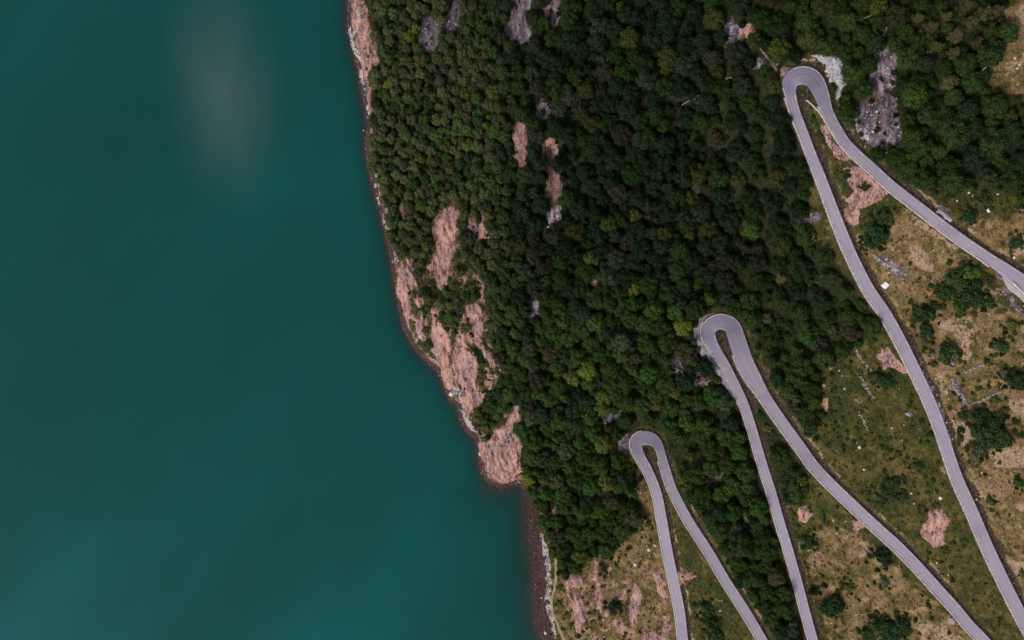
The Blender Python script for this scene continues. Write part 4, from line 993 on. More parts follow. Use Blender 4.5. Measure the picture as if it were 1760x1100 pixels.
# ------------------------------------------------------------------ labels that single one thing out
LANDMARKS = [('the tallest pink rock face', 765, 425), ('the dark slate rock patch', 740, 62), ('the grey streaked cliff', 890, 38), ('the long reddish forest streak', 947, 300), ('the pink headland', 862, 785),
             ('the round shore boulder', 776, 678), ('the top hairpin', 1383, 140), ('the middle hairpin', 1240, 575), ('the lowest hairpin', 1110, 765), ('the long scree chute', 1510, 190), ('the bluish white outcrop', 1425, 125),
             ('the white box', 1522, 490), ('the ruined stone enclosure', 1672, 662), ('the pebble beach', 932, 985), ('the lime green beach tree', 907, 825), ('the lime green shore tree', 664, 147), ('the reddish soil clearing', 1270, 60),
             ('the round bare meadow patch', 1605, 905), ('the road fork', 1735, 482), ('the flat grey slab', 1625, 365), ('the small square culvert', 1639, 1067), ('the small mid-forest pink rock', 1022, 483),
             ('the lime green mid-forest tree', 1090, 496), ('the pale fallen trunk', 1190, 170), ('the pale rock left of upper road', 1170, 365), ('the roadside earth bank', 1420, 410),
             ('the lower mauve rock', 1043, 708), ('the brown earth gully', 1230, 825), ('the meadow stone rows', 1485, 660), ('the top right earth slope', 1745, 60), ('the pale scrub pile', 1198, 645),
             ('the scree chute tip', 1515, 60), ('the small mauve rock', 932, 190), ('the grey rock chute', 785, 25),
             ('the small oval pink rock', 1384, 886), ('the forked pink rock face', 812, 390), ('the reddish hairpin scree', 1068, 765)]
DIRS = ['right of', 'upper right of', 'above', 'upper left of', 'left of', 'lower left of', 'below', 'lower right of']
ORD = ['nearest'] + [w_ + ' nearest' for w_ in 'second third fourth fifth sixth seventh eighth ninth tenth eleventh twelfth thirteenth fourteenth fifteenth'.split()]
USED = set()
def single_out(items, noun, maxd=120):
    """items: dicts with px py rpx word ; returns labels"""
    labs = [None] * len(items); grp = {}
    for i, t in enumerate(items):
        best = min(LANDMARKS, key=lambda L: math.hypot(L[1] - t['px'], L[2] - t['py']))
        d = math.hypot(best[1] - t['px'], best[2] - t['py'])
        if True:
            a = math.atan2(-(t['py'] - best[2]), t['px'] - best[1]); k = int(round(a / (math.pi / 4))) % 8
            grp.setdefault((best[0], k, t['word']), []).append((d, i))
    for (lm, k, wd), lst in grp.items():
        lst.sort()
        for n, (d, i) in enumerate(lst):
            l = f"{wd} {noun} {DIRS[k]} {lm}" if len(lst) == 1 else f"{wd} {noun}, {ORD[min(n, len(ORD) - 1)]} {DIRS[k]} {lm}"
            if len(l.split()) > 16: l = l.replace('broadleaf tree', 'tree')
            labs[i] = l
            if l in USED or len(l.split()) > 16: print('LABEL', l)
            USED.add(l)
    return labs
def inframe(t): return -5 < t['px'] < 1765 and -5 < t['py'] < 1105
cand = sorted([t for t in TREES if inframe(t)], key=lambda t: -(t['rpx'] + (6 if t['forced'] else 0)))
INDIV = cand[:300]; rest_ids = set(id(t) for t in INDIV); REST = [t for t in TREES if id(t) not in rest_ids]
for t in INDIV:
    sz = 'broad' if t['rpx'] > 16 else ('mid-sized' if t['rpx'] > 12.5 else 'small')
    t['word'] = f"{sz} {cname(t['tint'])}" + (' upright' if t['proto'] >= NR else '')
def plant(name, t, label, cat, group, crown_name, trunk_name):
    e = empty(name, (t['x'], t['y'], t['z'] - 0.1)); c, tr = PROTO[t['proto']]
    sq = t.get('sq', 1.0); e.scale = (t['r'], t['r'], t['r'] * sq); e.rotation_euler = (random.uniform(-.08, .08), random.uniform(-.08, .08), random.uniform(0, 6.28))
    tag(e, label, cat, group)
    o = bpy.data.objects.new(crown_name, c); COL.objects.link(o); o.parent = e; o['tint'] = [float(v) for v in t['tint']]
    o2 = bpy.data.objects.new(trunk_name, tr); COL.objects.link(o2); o2.parent = e
    return e
for t, l in zip(INDIV, single_out(INDIV, 'broadleaf tree')): plant('broadleaf_tree', t, l, 'tree', 'trees of the hillside forest', 'crown', 'trunk')
n = len(REST)
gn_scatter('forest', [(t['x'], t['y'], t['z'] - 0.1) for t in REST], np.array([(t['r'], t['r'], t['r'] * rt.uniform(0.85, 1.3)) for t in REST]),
           np.c_[rt.uniform(-.08, .08, (n, 2)), rt.uniform(0, 6.28, n)], [t['proto'] for t in REST], np.array([t['tint'] for t in REST]), tree_coll, label='dense mixed green forest covering the slope above the fjord', cat='forest')

# shrubs in the meadow and on the cliffs
SHR = [(1640, 478, 20, 'deep'), (1668, 498, 22, 'dark'), (1648, 520, 19, 'deep'), (1690, 520, 14, 'deep'), (1622, 500, 13, 'deep'), (1668, 470, 14, 'fresh'), (1588, 537, 17, 'dark'), (1504, 400, 17, 'dark'), (1498, 418, 14, 'dark'), (1519, 372, 13, 'deep'), (1590, 566, 14, 'dark'),
       (1626, 604, 18, 'deep'), (1705, 742, 26, 'dark'), (1722, 752, 18, 'deep'), (1680, 716, 16, 'dark'), (1677, 777, 14, 'grey'), (1748, 652, 17, 'dark'), (1720, 596, 13, 'deep'), (1514, 650, 12, 'dark'), (1528, 655, 9, 'dark'), (1524, 841, 13, 'dark'), (1504, 853, 7, 'grey'), (1536, 829, 12, 'deep'),
       (1511, 867, 5.5, 'grey'), (1515, 958, 15, 'dark'), (1521, 1002, 9, 'grey'), (1425, 1036, 19, 'dark'), (1512, 1075, 20, 'deep'), (1536, 1085, 20, 'dark'), (1550, 1070, 13, 'dark'), (1494, 1088, 13, 'deep'), (1390, 931, 12, 'dark'), (1586, 874, 4.5, 'grey'), (1611, 868, 4.5, 'grey'),
       (1222, 1074, 15, 'deep'), (1215, 1048, 12, 'dark'), (1232, 1095, 12, 'deep'), (1355, 858, 12, 'dark'), (1055, 1044, 10, 'dark'), (961, 1037, 4.5, 'olive'), (963, 1010, 4.5, 'olive'), (958, 930, 6, 'olive'), (809, 499, 11, 'olive'), (768, 504, 9, 'fresh'), (742, 512, 8, 'deep'), (783, 519, 8, 'grey'),
       (802, 565, 11, 'olive'), (732, 568, 6, 'olive'), (774, 553, 11, 'olive'), (760, 545, 8, 'deep'), (818, 604, 7, 'dark'), (828, 619, 7, 'dark'), (828, 647, 8, 'olive'), (848, 698, 13, 'deep'), (826, 722, 13, 'olive'), (840, 680, 9, 'deep'), (834, 735, 9, 'olive'), (712, 505, 7, 'olive'), (728, 535, 7, 'deep'),
       (1345, 825, 11, 'deep'), (1330, 780, 10, 'dark'), (1352, 790, 10, 'deep'), (1318, 735, 9, 'olive'), (1735, 300, 16, 'dark'), (1690, 345, 12, 'deep'), (1665, 372, 11, 'dark'), (1745, 415, 11, 'dark'), (1725, 640, 9, 'grey'), (1740, 560, 10, 'olive'), (1395, 205, 6, 'deep'), (1405, 230, 6, 'deep'),
       (1486, 322, 6, 'deep'), (1455, 303, 6, 'dark'), (1757, 985, 7, 'olive'), (1700, 860, 7, 'olive'), (1750, 830, 11, 'deep'), (1460, 1010, 8, 'olive'), (1600, 745, 6, 'dark'), (1580, 800, 8, 'deep'), (1550, 850, 8, 'deep')]
SH = []; extra = []
for px, py, rp, cn in SHR:
    x, y, z, r = place_px(px, py, rp, 'bush'); 
    nsub = 1
    extra.append((x, y, r))
    SH.append(dict(x=x, y=y, z=z, r=r * 1.18, proto=NR + NTALL + int(rt.integers(0, NBUSH)), tint=np.array(CC[cn]) * rt.uniform(1.3, 1.8), px=px, py=py, rpx=rp, sq=rt.uniform(1.0, 1.5)))
for t in SH: t['word'] = f"{'wide' if t['rpx'] > 14 else ('rounded' if t['rpx'] > 9 else 'small')} {cname(t['tint'])}"
for t, l in zip(SH, single_out(SH, 'shrub', 160)): plant('shrub', t, l, 'shrub', 'shrubs on the open slope', 'foliage', 'stems')

# undergrowth, low scrub and grass (nobody could count these)
N = 42000
ux = rt.uniform(-92, 190, N); uy = rt.uniform(-166, 166, N); uz = zs(ux, uy)
upx, upy = w2p(ux, uy, uz)
sP, sM, sF, sE, sDry, sT, sD, sW = (sampler(a)(ux, uy) for a in (mPink, mMauve, mForest, E, mDry, mTan, GD, mWhite))
patch = fbm(ux, uy, 14, 3, 41)
uu = rt.uniform(0, 1, N)
prob = np.where(sF > 0.5, 0.50, np.where(sDry > 0.5, 0.03 + 0.38 * (patch > 0.22), 0.04 + 0.50 * (patch > 0.16)))
prob = prob * (1 - 0.66 * np.maximum(sP, 0.9 * sM)) * (1 - 0.6 * sT) + 0.22 * (sampler(mCliff)(ux, uy) > 0.5) * (sP < 0.7)
ok = (uu < prob) & (sE > 1.6) & (sD > 2.5) & (sW < 0.3) & (dist_line(ux, uy, PATH) > 1.3)
ii = np.where(ok)[0]; nn = len(ii)
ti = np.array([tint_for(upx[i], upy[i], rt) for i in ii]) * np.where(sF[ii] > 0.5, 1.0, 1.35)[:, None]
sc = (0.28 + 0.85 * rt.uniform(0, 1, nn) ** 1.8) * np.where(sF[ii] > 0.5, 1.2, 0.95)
UP = np.c_[ux[ii], uy[ii], uz[ii] - 0.05]
ex = [];
for x, y, r in extra:                    # smaller bushes crowd round every shrub
    for k in range(int(5 + 3 * r)):
        a = rt.uniform(0, 6.28); q = r * rt.uniform(0.75, 1.7); ex.append((x + q * math.cos(a), y + q * math.sin(a), 0.35 + 0.3 * r * rt.uniform(0.4, 1)))
ex = np.array(ex); ezd = sampler(E)(ex[:, 0], ex[:, 1]); ex = ex[ezd > 1.5]
UP = np.r_[UP, np.c_[ex[:, :2], zs(ex[:, 0], ex[:, 1]) - 0.05]]; sc = np.r_[sc, ex[:, 2]]; exc = [CC[k] for k in ('deep', 'fresh', 'olive', 'dark', 'brown')]
ti = np.r_[ti, np.array([np.array(exc[rt.integers(0, 5)]) * rt.uniform(0.8, 1.3) for _ in ex])]; nn = len(sc)
gn_scatter('undergrowth', UP, np.c_[sc, sc, sc * rt.uniform(0.7, 1.4, nn)], np.c_[np.zeros((nn, 2)), rt.uniform(0, 6.28, nn)], rt.integers(0, NBUSH, nn), ti, bush_coll,
           label='low green scrub and ferns filling the slope', cat='undergrowth')
grass_coll = bpy.data.collections.new('grass tuft kinds')
for i in range(4):
    r = np.random.default_rng(300 + i); V = []; F = []; LV = []
    for k in range(26):
        a = r.uniform(0, 6.28); q = r.uniform(0, 0.55); p = np.array([q * math.cos(a), q * math.sin(a), 0]); d = np.array([math.cos(a), math.sin(a), 0]) * r.uniform(0.1, 0.5); s = np.array([-math.sin(a), math.cos(a), 0]) * r.uniform(0.04, 0.09)
        h = r.uniform(0.3, 0.75); b0 = len(V); V += [tuple(p - s), tuple(p + s), tuple(p + s * 0.7 + d * 0.5 + [0, 0, h * .7]), tuple(p + d + [0, 0, h]), tuple(p - s * 0.7 + d * 0.5 + [0, 0, h * .7])]; F += [(b0, b0 + 1, b0 + 2, b0 + 4), (b0 + 4, b0 + 2, b0 + 3)]; LV += [r.uniform(0, 1)] * 5
    me = mesh('grass_tuft_kind', V, F); add_attr(me, 'lv', 'FLOAT', np.array(LV)); me.materials.append(M_GRASS)
    grass_coll.objects.link(bpy.data.objects.new('grass_tuft_kind_%d' % i, me))
ok = (sF < 0.6) & (sE > 0.5) & (sD > 5) & (rt.uniform(0, 1, N) < 0.95 * (1 - 0.85 * np.maximum(sP, sM)) * (1 - 0.45 * sT)) & (dist_line(ux, uy, PATH) > 0.6)
ii = np.where(ok)[0]; nn = len(ii)
g1 = np.array([0.052, 0.058, 0.012]); g2 = np.array([0.25, 0.17, 0.070]); g3 = np.array([0.022, 0.032, 0.007])
tt = np.clip(0.18 + 0.5 * sDry[ii] + 0.35 * sT[ii] + 0.55 * fbm(ux[ii], uy[ii], 6, 3, 52) + rt.normal(0, 0.14, nn), 0, 1)[:, None]
ti = (g1 * (1 - tt) + g2 * tt); dk = (rt.uniform(0, 1, nn) < 0.25)[:, None]; ti = np.where(dk, ti * 0.5 + g3 * 0.5, ti)
sc = rt.uniform(0.5, 1.25, nn)
gn_scatter('meadow_grass', np.c_[ux[ii], uy[ii], uz[ii] - 0.03], np.c_[sc, sc, sc * 0.8], np.c_[np.zeros((nn, 2)), rt.uniform(0, 6.28, nn)], rt.integers(0, 4, nn), ti, grass_coll, label='tufted green and straw-coloured grass of the meadows', cat='grass')

# ------------------------------------------------------------------ stones
def stone_mesh(seed, name='stone', sub=2):
    r = np.random.default_rng(seed); V, F = (ICO2 if sub == 2 else ICO1); V = V.copy()
    for k in range(9):
        d = r.normal(size=3); d /= np.linalg.norm(d); h = r.uniform(0.45, 0.85); s = V @ d; V = V - np.outer(np.maximum(s - h, 0), d)
    V *= r.uniform(0.75, 1.25, 3) * [1, 1, 0.75]
    me = mesh(name, V, F); me.materials.append(M_STONE); return me
STONES = [stone_mesh(500 + i) for i in range(6)]
stone_coll = bpy.data.collections.new('stone kinds')
for i in range(6): stone_coll.objects.link(bpy.data.objects.new('stone_kind_%d' % i, stone_mesh(520 + i, 'stone_kind', 1)))
BLD = [(776, 678, 4.6, 'w'), (785, 675, 3, 'p'), (1416, 662, 3.4, 'w'), (1442, 637, 2, 'w'), (1447, 646, 1.8, 'w'), (1477, 769, 3.2, 'w'), (1451, 668, 2.2, 'w'), (1351, 652, 2, 'w'), (1532, 736, 2.2, 'w'), (1485, 807, 2.7, 'w'), (1637, 624, 6, 'm'), (1616, 856, 3.6, 'w'), (1405, 1010, 3.2, 'p'),
       (1433, 894, 3.2, 'p'), (1438, 916, 2.6, 'p'), (1425, 916, 2.6, 'p'), (1691, 863, 2.2, 'w'), (1566, 848, 2.2, 'w'), (1126, 937, 3.6, 'p'), (1091, 970, 3.2, 'w'), (1105, 914, 2.2, 'w'), (1238, 1050, 2.2, 'w'), (1389, 945, 3.2, 'p'), (1115, 945, 3.2, 'w'), (971, 992, 3.2, 'w'), (938, 1088, 3, 'w'), (931, 1028, 1.8, 'w'),
       (1676, 325, 4.2, 'w'), (1665, 331, 2.6, 'w'), (1699, 362, 3.7, 'w'), (1756, 359, 4.2, 'm'), (1589, 432, 4.2, 'm'), (1522, 425, 2.2, 'w'), (1743, 442, 3.7, 'w'), (1682, 465, 2.2, 'w'), (1715, 334, 2.6, 'w'), (1532, 98, 1.9, 'w'), (1526, 117, 1.9, 'w'), (1541, 146, 2.2, 'w'), (1486, 149, 3.4, 'p'), (1594, 90, 2.6, 'w'),
       (1718, 188, 2.2, 'w'), (905, 744, 3, 'w'), (1051, 688, 2.6, 'm'), (1561, 711, 6, 'm'), (625, 224, 1.6, 'w'), (1700, 340, 2.2, 'w'), (1645, 345, 2, 'w'), (1507, 192, 2.2, 'w'), (1500, 226, 2.2, 'w'), (1534, 238, 3, 'm'), (1490, 192, 3, 'p'), (1512, 210, 2.0, 'w'), (1744, 100, 2.6, 'w'), (1752, 112, 2.6, 'w'), (1748, 118, 2.2, 'w')]
STC = {'w': (0.62, 0.58, 0.56), 'p': (0.45, 0.32, 0.27), 'm': (0.26, 0.22, 0.24)}; STW = {'w': 'whitish', 'p': 'pinkish', 'm': 'dull mauve grey'}
BL = []
for px, py, rp, cn in BLD:
    q = P([(px, py)], zs)[0]; BL.append(dict(x=q[0], y=q[1], z=q[2], r=rp * (HC - q[2]) / FPX, px=px, py=py, rpx=rp, tint=STC[cn], word=f"{'big' if rp > 4 else ('stout' if rp > 2.7 else 'little')} {STW[cn]}"))
for i, (t, l) in enumerate(zip(BL, single_out(BL, 'boulder'))):
    o = bpy.data.objects.new('boulder', STONES[i % 6]); COL.objects.link(o); o.location = (t['x'], t['y'], max(t['z'], 0.05) + t['r'] * 0.25); s = t['r']; o.scale = (s, s * random.uniform(.85, 1.1), s * random.uniform(.75, 1)); o.rotation_euler = (random.uniform(-.3, .3), random.uniform(-.3, .3), random.uniform(0, 6.28))
    o['tint'] = [float(v) for v in t['tint']]
    if i == 0: l = 'big round whitish boulder standing alone at the water edge'
    tag(o, l, 'boulder', 'loose boulders on slope and shore')
# scree and shore pebbles
pts = []; scs = []; tis = []
def sow(n, sel, smin, smax, cols, prob=None):
    x = rt.uniform(-95, 185, n * 30); y = rt.uniform(-166, 166, n * 30); w_ = sel(x, y); k = np.where(rt.uniform(0, 1, len(x)) < w_)[0][:n]
    z = zs(x[k], y[k]); s = smin + (smax - smin) * rt.uniform(0, 1, len(k)) ** 2.5
    c = np.array(cols)[rt.integers(0, len(cols), len(k))] * rt.uniform(0.6, 1.2, (len(k), 1))
    pts.append(np.c_[x[k], y[k], z + 0.1 * s]); scs.append(np.c_[s, s, s * 0.8]); tis.append(c)
fM, fP, fW, fB, fC, fE, fDry, fT = (sampler(a) for a in (mMauve, mPink, mWhite, mBeach, mCut, E, mDry, mTan))
mv = [(0.15, 0.115, 0.135), (0.22, 0.175, 0.19), (0.09, 0.068, 0.075), (0.12, 0.085, 0.08), (0.48, 0.43, 0.44)]
sow(5200, lambda x, y: fM(x, y) * (fE(x, y) > 0.7), 0.16, 0.75, mv)
sow(1500, lambda x, y: fP(x, y) * 0.6 * (fE(x, y) > 0.7), 0.15, 0.6, [(0.42, 0.28, 0.23), (0.5, 0.4, 0.36), (0.26, 0.15, 0.13)])
sow(2600, lambda x, y: fW(x, y), 0.15, 0.6, [(0.66, 0.6, 0.6), (0.5, 0.42, 0.42), (0.7, 0.66, 0.66), (0.3, 0.22, 0.22)])
sow(3000, lambda x, y: fB(x, y) * (zs(x, y) > -0.2), 0.12, 0.5, [(0.10, 0.06, 0.055), (0.18, 0.11, 0.10), (0.06, 0.035, 0.03), (0.4, 0.34, 0.32)])
sow(1500, lambda x, y: fC(x, y) * (fE(x, y) > 0.9) * 0.5, 0.12, 0.45, [(0.2, 0.15, 0.13), (0.35, 0.28, 0.25), (0.12, 0.09, 0.08)])
sow(1300, lambda x, y: np.where(fDry(x, y) > 0.3, 0.8, 0.22) * (sampler(mForest)(x, y) < 0.4) * (fE(x, y) > 1.5) * (sampler(GD)(x, y) > 6) * (fbm(x, y, 9, 3, 71) > 0.0), 0.12, 0.5, [(0.5, 0.44, 0.4), (0.38, 0.28, 0.24), (0.6, 0.56, 0.53)])
pts = np.concatenate(pts); scs = np.concatenate(scs); tis = np.concatenate(tis); nn = len(pts)
gn_scatter('scree_stones', pts, scs, rt.uniform(0, 6.28, (nn, 3)), rt.integers(0, 6, nn), tis, stone_coll, label='loose scree, pebbles and rubble strewn on slope and shore', cat='stones')

# dry-stone walls and ruins : every wall a thing, its stones real pieces
def stone_wall(line, wid, hgt, label, den=1.0):
    q = P(line, zs); L = np.r_[0, np.cumsum(np.linalg.norm(np.diff(q[:, :2], axis=0), axis=1))]
    o0 = q[len(q) // 2]; V = []; F = []; n = int(L[-1] * wid * 5.5 * den * (1 + hgt))
    TI = []
    for k in range(n):
        s = rt.uniform(0, L[-1]); i = min(np.searchsorted(L, s), len(L) - 1); i = max(i, 1); t = (s - L[i - 1]) / (L[i] - L[i - 1]); c = q[i - 1] * (1 - t) + q[i] * t
        d = q[i] - q[i - 1]; d = d / np.linalg.norm(d); nrm = np.array([-d[1], d[0], 0]); lo = rt.uniform(-.5, .5) * wid
        x, y = c[:2] + nrm[:2] * lo; z = float(zs(x, y)) + rt.uniform(0, hgt) * (1 - abs(lo) / wid); r = rt.uniform(0.16, 0.36)
        me = STONES[k % 6]; R = np.array(Matrix.Rotation(rt.uniform(0, 6.28), 3, 'Z') @ Matrix.Rotation(rt.uniform(-.5, .5), 3, 'X'))
        W = ICO1[0] * np.array([1.3, 0.9, 0.75]) * r * (1 + 0.25 * rt.normal(size=(len(ICO1[0]), 1))); W = W @ R.T + [x, y, z + 0.1] - o0
        b0 = len(V); V += [tuple(v) for v in W]; F += [tuple(f + b0) for f in ICO1[1]]
    me = mesh('dry_stone_wall', V, F); me.materials.append(M_RUBBLE)
    o = link('dry_stone_wall', me); o.location = tuple(o0); tag(o, label, 'stone wall', 'tumbled dry-stone walls in the meadows'); return o
M_RUBBLE = simple('rubble stone', [(0.32, (0.09, 0.07, 0.07)), (0.5, (0.25, 0.21, 0.20)), (0.66, (0.48, 0.44, 0.42))], 1.8, bump=0.5)
stone_wall([(1653, 641), (1672, 633), (1692, 626)], 0.8, 0.5, 'tumbled pale stone wall, upper side of the ruined enclosure')
stone_wall([(1634, 651), (1645, 671), (1662, 697)], 1.3, 0.6, 'thick grey stone wall, left side of the ruined enclosure')
stone_wall([(1664, 697), (1682, 690), (1700, 682), (1720, 671)], 0.7, 0.5, 'thin pale stone wall, lower side of the ruined enclosure')
stone_wall([(1466, 593), (1481, 619), (1499, 639)], 0.6, 0.4, 'broken stone row in the green meadow nearest the forest edge')
stone_wall([(1473, 640), (1486, 662), (1500, 685)], 0.8, 0.4, 'second broken stone row in the green meadow, below the first', 0.8)
stone_wall([(1475, 708), (1484, 723), (1492, 742)], 0.7, 0.35, 'short lowest stone row in the green meadow', 0.8)
stone_wall([(1465, 680), (1478, 694)], 0.5, 0.3, 'tiny stone row left of the other meadow stone rows', 0.8)
stone_wall([(1499, 437), (1522, 453), (1557, 472)], 0.7, 0.4, 'rough stone line in dry grass above the white box')

# ------------------------------------------------------------------ dead trees and fallen trunks
DEAD = [((1485, 30), (1525, 8)), ((929, 124), (949, 106)), ((1176, 177), (1202, 163)), ((1241, 141), (1258, 132)), ((1508, 48), (1515, 68)), ((1687, 126), (1697, 114)), ((1205, 659), (1223, 654)), ((1158, 633), (1176, 642)), ((1186, 813), (1197, 806)), ((1277, 876), (1284, 893)),
        ((1239, 778), (1246, 794)), ((1252, 793), (1262, 801)), ((1384, 417), (1400, 407)), ((1407, 446), (1418, 443)), ((886, 729), (908, 744)), ((919, 898), (908, 893)), ((1720, 668), (1728, 655)), ((953, 1050), (960, 1044)), ((1300, 900), (1312, 912))]
DT = []
for (a, b) in DEAD: DT.append(dict(px=(a[0] + b[0]) / 2, py=(a[1] + b[1]) / 2, rpx=8, word='bleached', a=a, b=b))
for t, l in zip(DT, single_out(DT, 'dead tree lying bare', 200)):
    rr = np.random.default_rng(int(t['px'] * 7)); forest_here = bool(in_polys(np.array([t['px']]), np.array([t['py']]), [MAINF, TOPF])[0])
    up = 4.2 if forest_here else 0.3
    q = P([t['a'], t['b']], lambda x, y: zs(x, y) + up); A0, B0 = q[0], q[1]; A0 = A0.copy(); A0[2] -= 0.5 if not forest_here else 2.0
    e = empty('dead_tree', tuple(A0)); tag(e, l, 'dead tree', 'bleached dead trees')
    d = B0 - A0; L = np.linalg.norm(d); mid = d * 0.5 + rr.normal(scale=0.05 * L, size=3)
    V, F = tubes([((0, 0, 0), mid, 0.12, 0.10), (mid, d, 0.10, 0.05)] + ([((0, 0, 0), (-d[0] * .15, -d[1] * .15, -3.0), 0.17, 0.2)] if forest_here else [])); link('trunk', mesh('trunk', V, F, True), M_DEAD, e)
    for k in range(6):
        f = rr.uniform(0.25, 0.95); s = mid * (f / .5) if f < .5 else mid + (d - mid) * ((f - .5) / .5); br = d / L * rr.uniform(0.1, 0.5) + rr.normal(scale=0.55, size=3); br[2] = abs(br[2]) * 0.7; br *= rr.uniform(0.25, 0.5) * L * (1.1 - 0.5 * f)
        V, F = tubes([(s, s + br * .6, 0.075, 0.05), (s + br * .6, s + br + rr.normal(scale=0.1, size=3), 0.05, 0.02)]); link('branch', mesh('branch', V, F, True), M_DEAD, e)

# ------------------------------------------------------------------ small built things
def box(bm, x0, x1, y0, y1, z0, z1, bevel=0.0):
    vs = [bm.verts.new(v) for v in ((x0, y0, z0), (x1, y0, z0), (x1, y1, z0), (x0, y1, z0), (x0, y0, z1), (x1, y0, z1), (x1, y1, z1), (x0, y1, z1))]
    fs = [bm.faces.new([vs[i] for i in f]) for f in ((3, 2, 1, 0), (4, 5, 6, 7), (0, 1, 5, 4), (1, 2, 6, 5), (2, 3, 7, 6), (3, 0, 4, 7))]
    if bevel: bmesh.ops.bevel(bm, geom=list({e for f in fs for e in f.edges}), offset=bevel, segments=2, affect='EDGES')
def bobj(name, mat, parent, *boxes, bevel=0.0):
    me = bpy.data.meshes.new(name); bm = bmesh.new()
    for b in boxes: box(bm, *b, bevel=bevel)
    bm.to_mesh(me); bm.free(); return link(name, me, mat, parent)
M_WHITE = simple('white painted sheet', [(0.3, (0.82, 0.82, 0.82)), (0.7, (0.9, 0.9, 0.9))], 2, 0.5, bump=0.1, bd=0.05)
M_CONC = simple('weathered concrete', [(0.3, (0.25, 0.22, 0.22)), (0.7, (0.48, 0.45, 0.43))], 1.2, bump=0.3)
M_PIT = simple('dark wet soil', [(0.3, (0.05, 0.035, 0.03)), (0.7, (0.12, 0.08, 0.06))], 2)
q = P([(1522.4, 490)], lambda x, y: zs(x, y) + 1.0)[0]; gz = float(zs(q[0], q[1]))
e = empty('white_box', (q[0], q[1], gz)); e.rotation_euler = (0.05, -0.04, math.radians(47)); tag(e, 'bright white square box on the dry bank beside the upper road', 'box')
bobj('casing', M_WHITE, e, (-0.80, 0.80, -0.80, 0.80, -0.6, 0.95), bevel=0.05); bobj('lid', M_WHITE, e, (-0.86, 0.86, -0.86, 0.86, 0.953, 1.08), bevel=0.05)
q = P([(1639, 1068)], zs)[0]
e = empty('culvert_box', (q[0], q[1], float(zs(q[0], q[1])))); e.rotation_euler = (0, 0, math.radians(-4)); tag(e, 'small square concrete culvert box below the lower right road', 'culvert')
bobj('back_wall', M_CONC, e, (-1.55, 1.55, 0.95, 1.22, -1.2, 0.75)); bobj('side_wall', M_CONC, e, (-1.55, -1.30, -1.1, 0.947, -1.2, 0.60)); bobj('side_wall', M_CONC, e, (1.30, 1.55, -1.1, 0.947, -1.2, 0.60))
bobj('cover_slab', M_CONC, e, (-1.297, 0.15, -1.0, 0.944, 0.35, 0.52)); bobj('pit_floor', M_PIT, e, (-1.29, 1.29, -1.1, 0.94, -1.0, -0.15))
# grey slab with a broken white edge beside the topmost road
q = P([(1610, 360), (1618, 352), (1642, 366), (1637, 377)], zs); c = q.mean(0)
e = empty('rock_slab', tuple(c)); tag(e, 'flat dark grey rock slab with white broken edge beside the topmost road', 'rock slab')
edge = []; 
for i in range(4):
    a, b = q[i] - c, q[(i + 1) % 4] - c
    for k in range(7): p = a + (b - a) * k / 7; p = p + np.array([*rt.normal(scale=0.12, size=2), 0]); edge.append(p)
tilt = lambda p: 0.5 + 0.10 * p[0] + 0.22 * p[1] + (p[2] * 0.6)
V = [(p[0], p[1], tilt(p)) for p in edge] + [(p[0] * 0.98, p[1] * 0.98, tilt(p) - 1.6) for p in edge] + [(0, 0, 0.6)]; n = len(edge)
F = [(i, (i + 1) % n, 2 * n) for i in range(n)] + [(i, n + i, n + (i + 1) % n, (i + 1) % n) for i in range(n)]
me = mesh('slab', V, [f[::-1] if len(f) == 4 else f for f in F]); add_attr(me, 'rim', 'FLOAT', np.ones(len(V))); link('slab', me, ROCK['slate'], e)
Vw = []; Fw = []
for i in range(21, 29):
    p = edge[i % n]; off = np.array([-0.35, -0.45, 0]) * (0.8 + 0.5 * rt.uniform()); z = tilt(p)
    Vw += [(p[0], p[1], z + 0.06), (p[0] + off[0], p[1] + off[1], z - 0.05), (p[0] + off[0], p[1] + off[1], z - 1.2), (p[0], p[1], z - 1.2)]
for i in range(7): a = 4 * i; Fw += [(a, a + 1, a + 5, a + 4), (a + 1, a + 2, a + 6, a + 5), (a + 3, a, a + 4, a + 7)]
me = mesh('broken_edge', Vw, Fw); add_attr(me, 'rim', 'FLOAT', np.ones(len(Vw))); link('broken_edge', me, ROCK['white'], e)
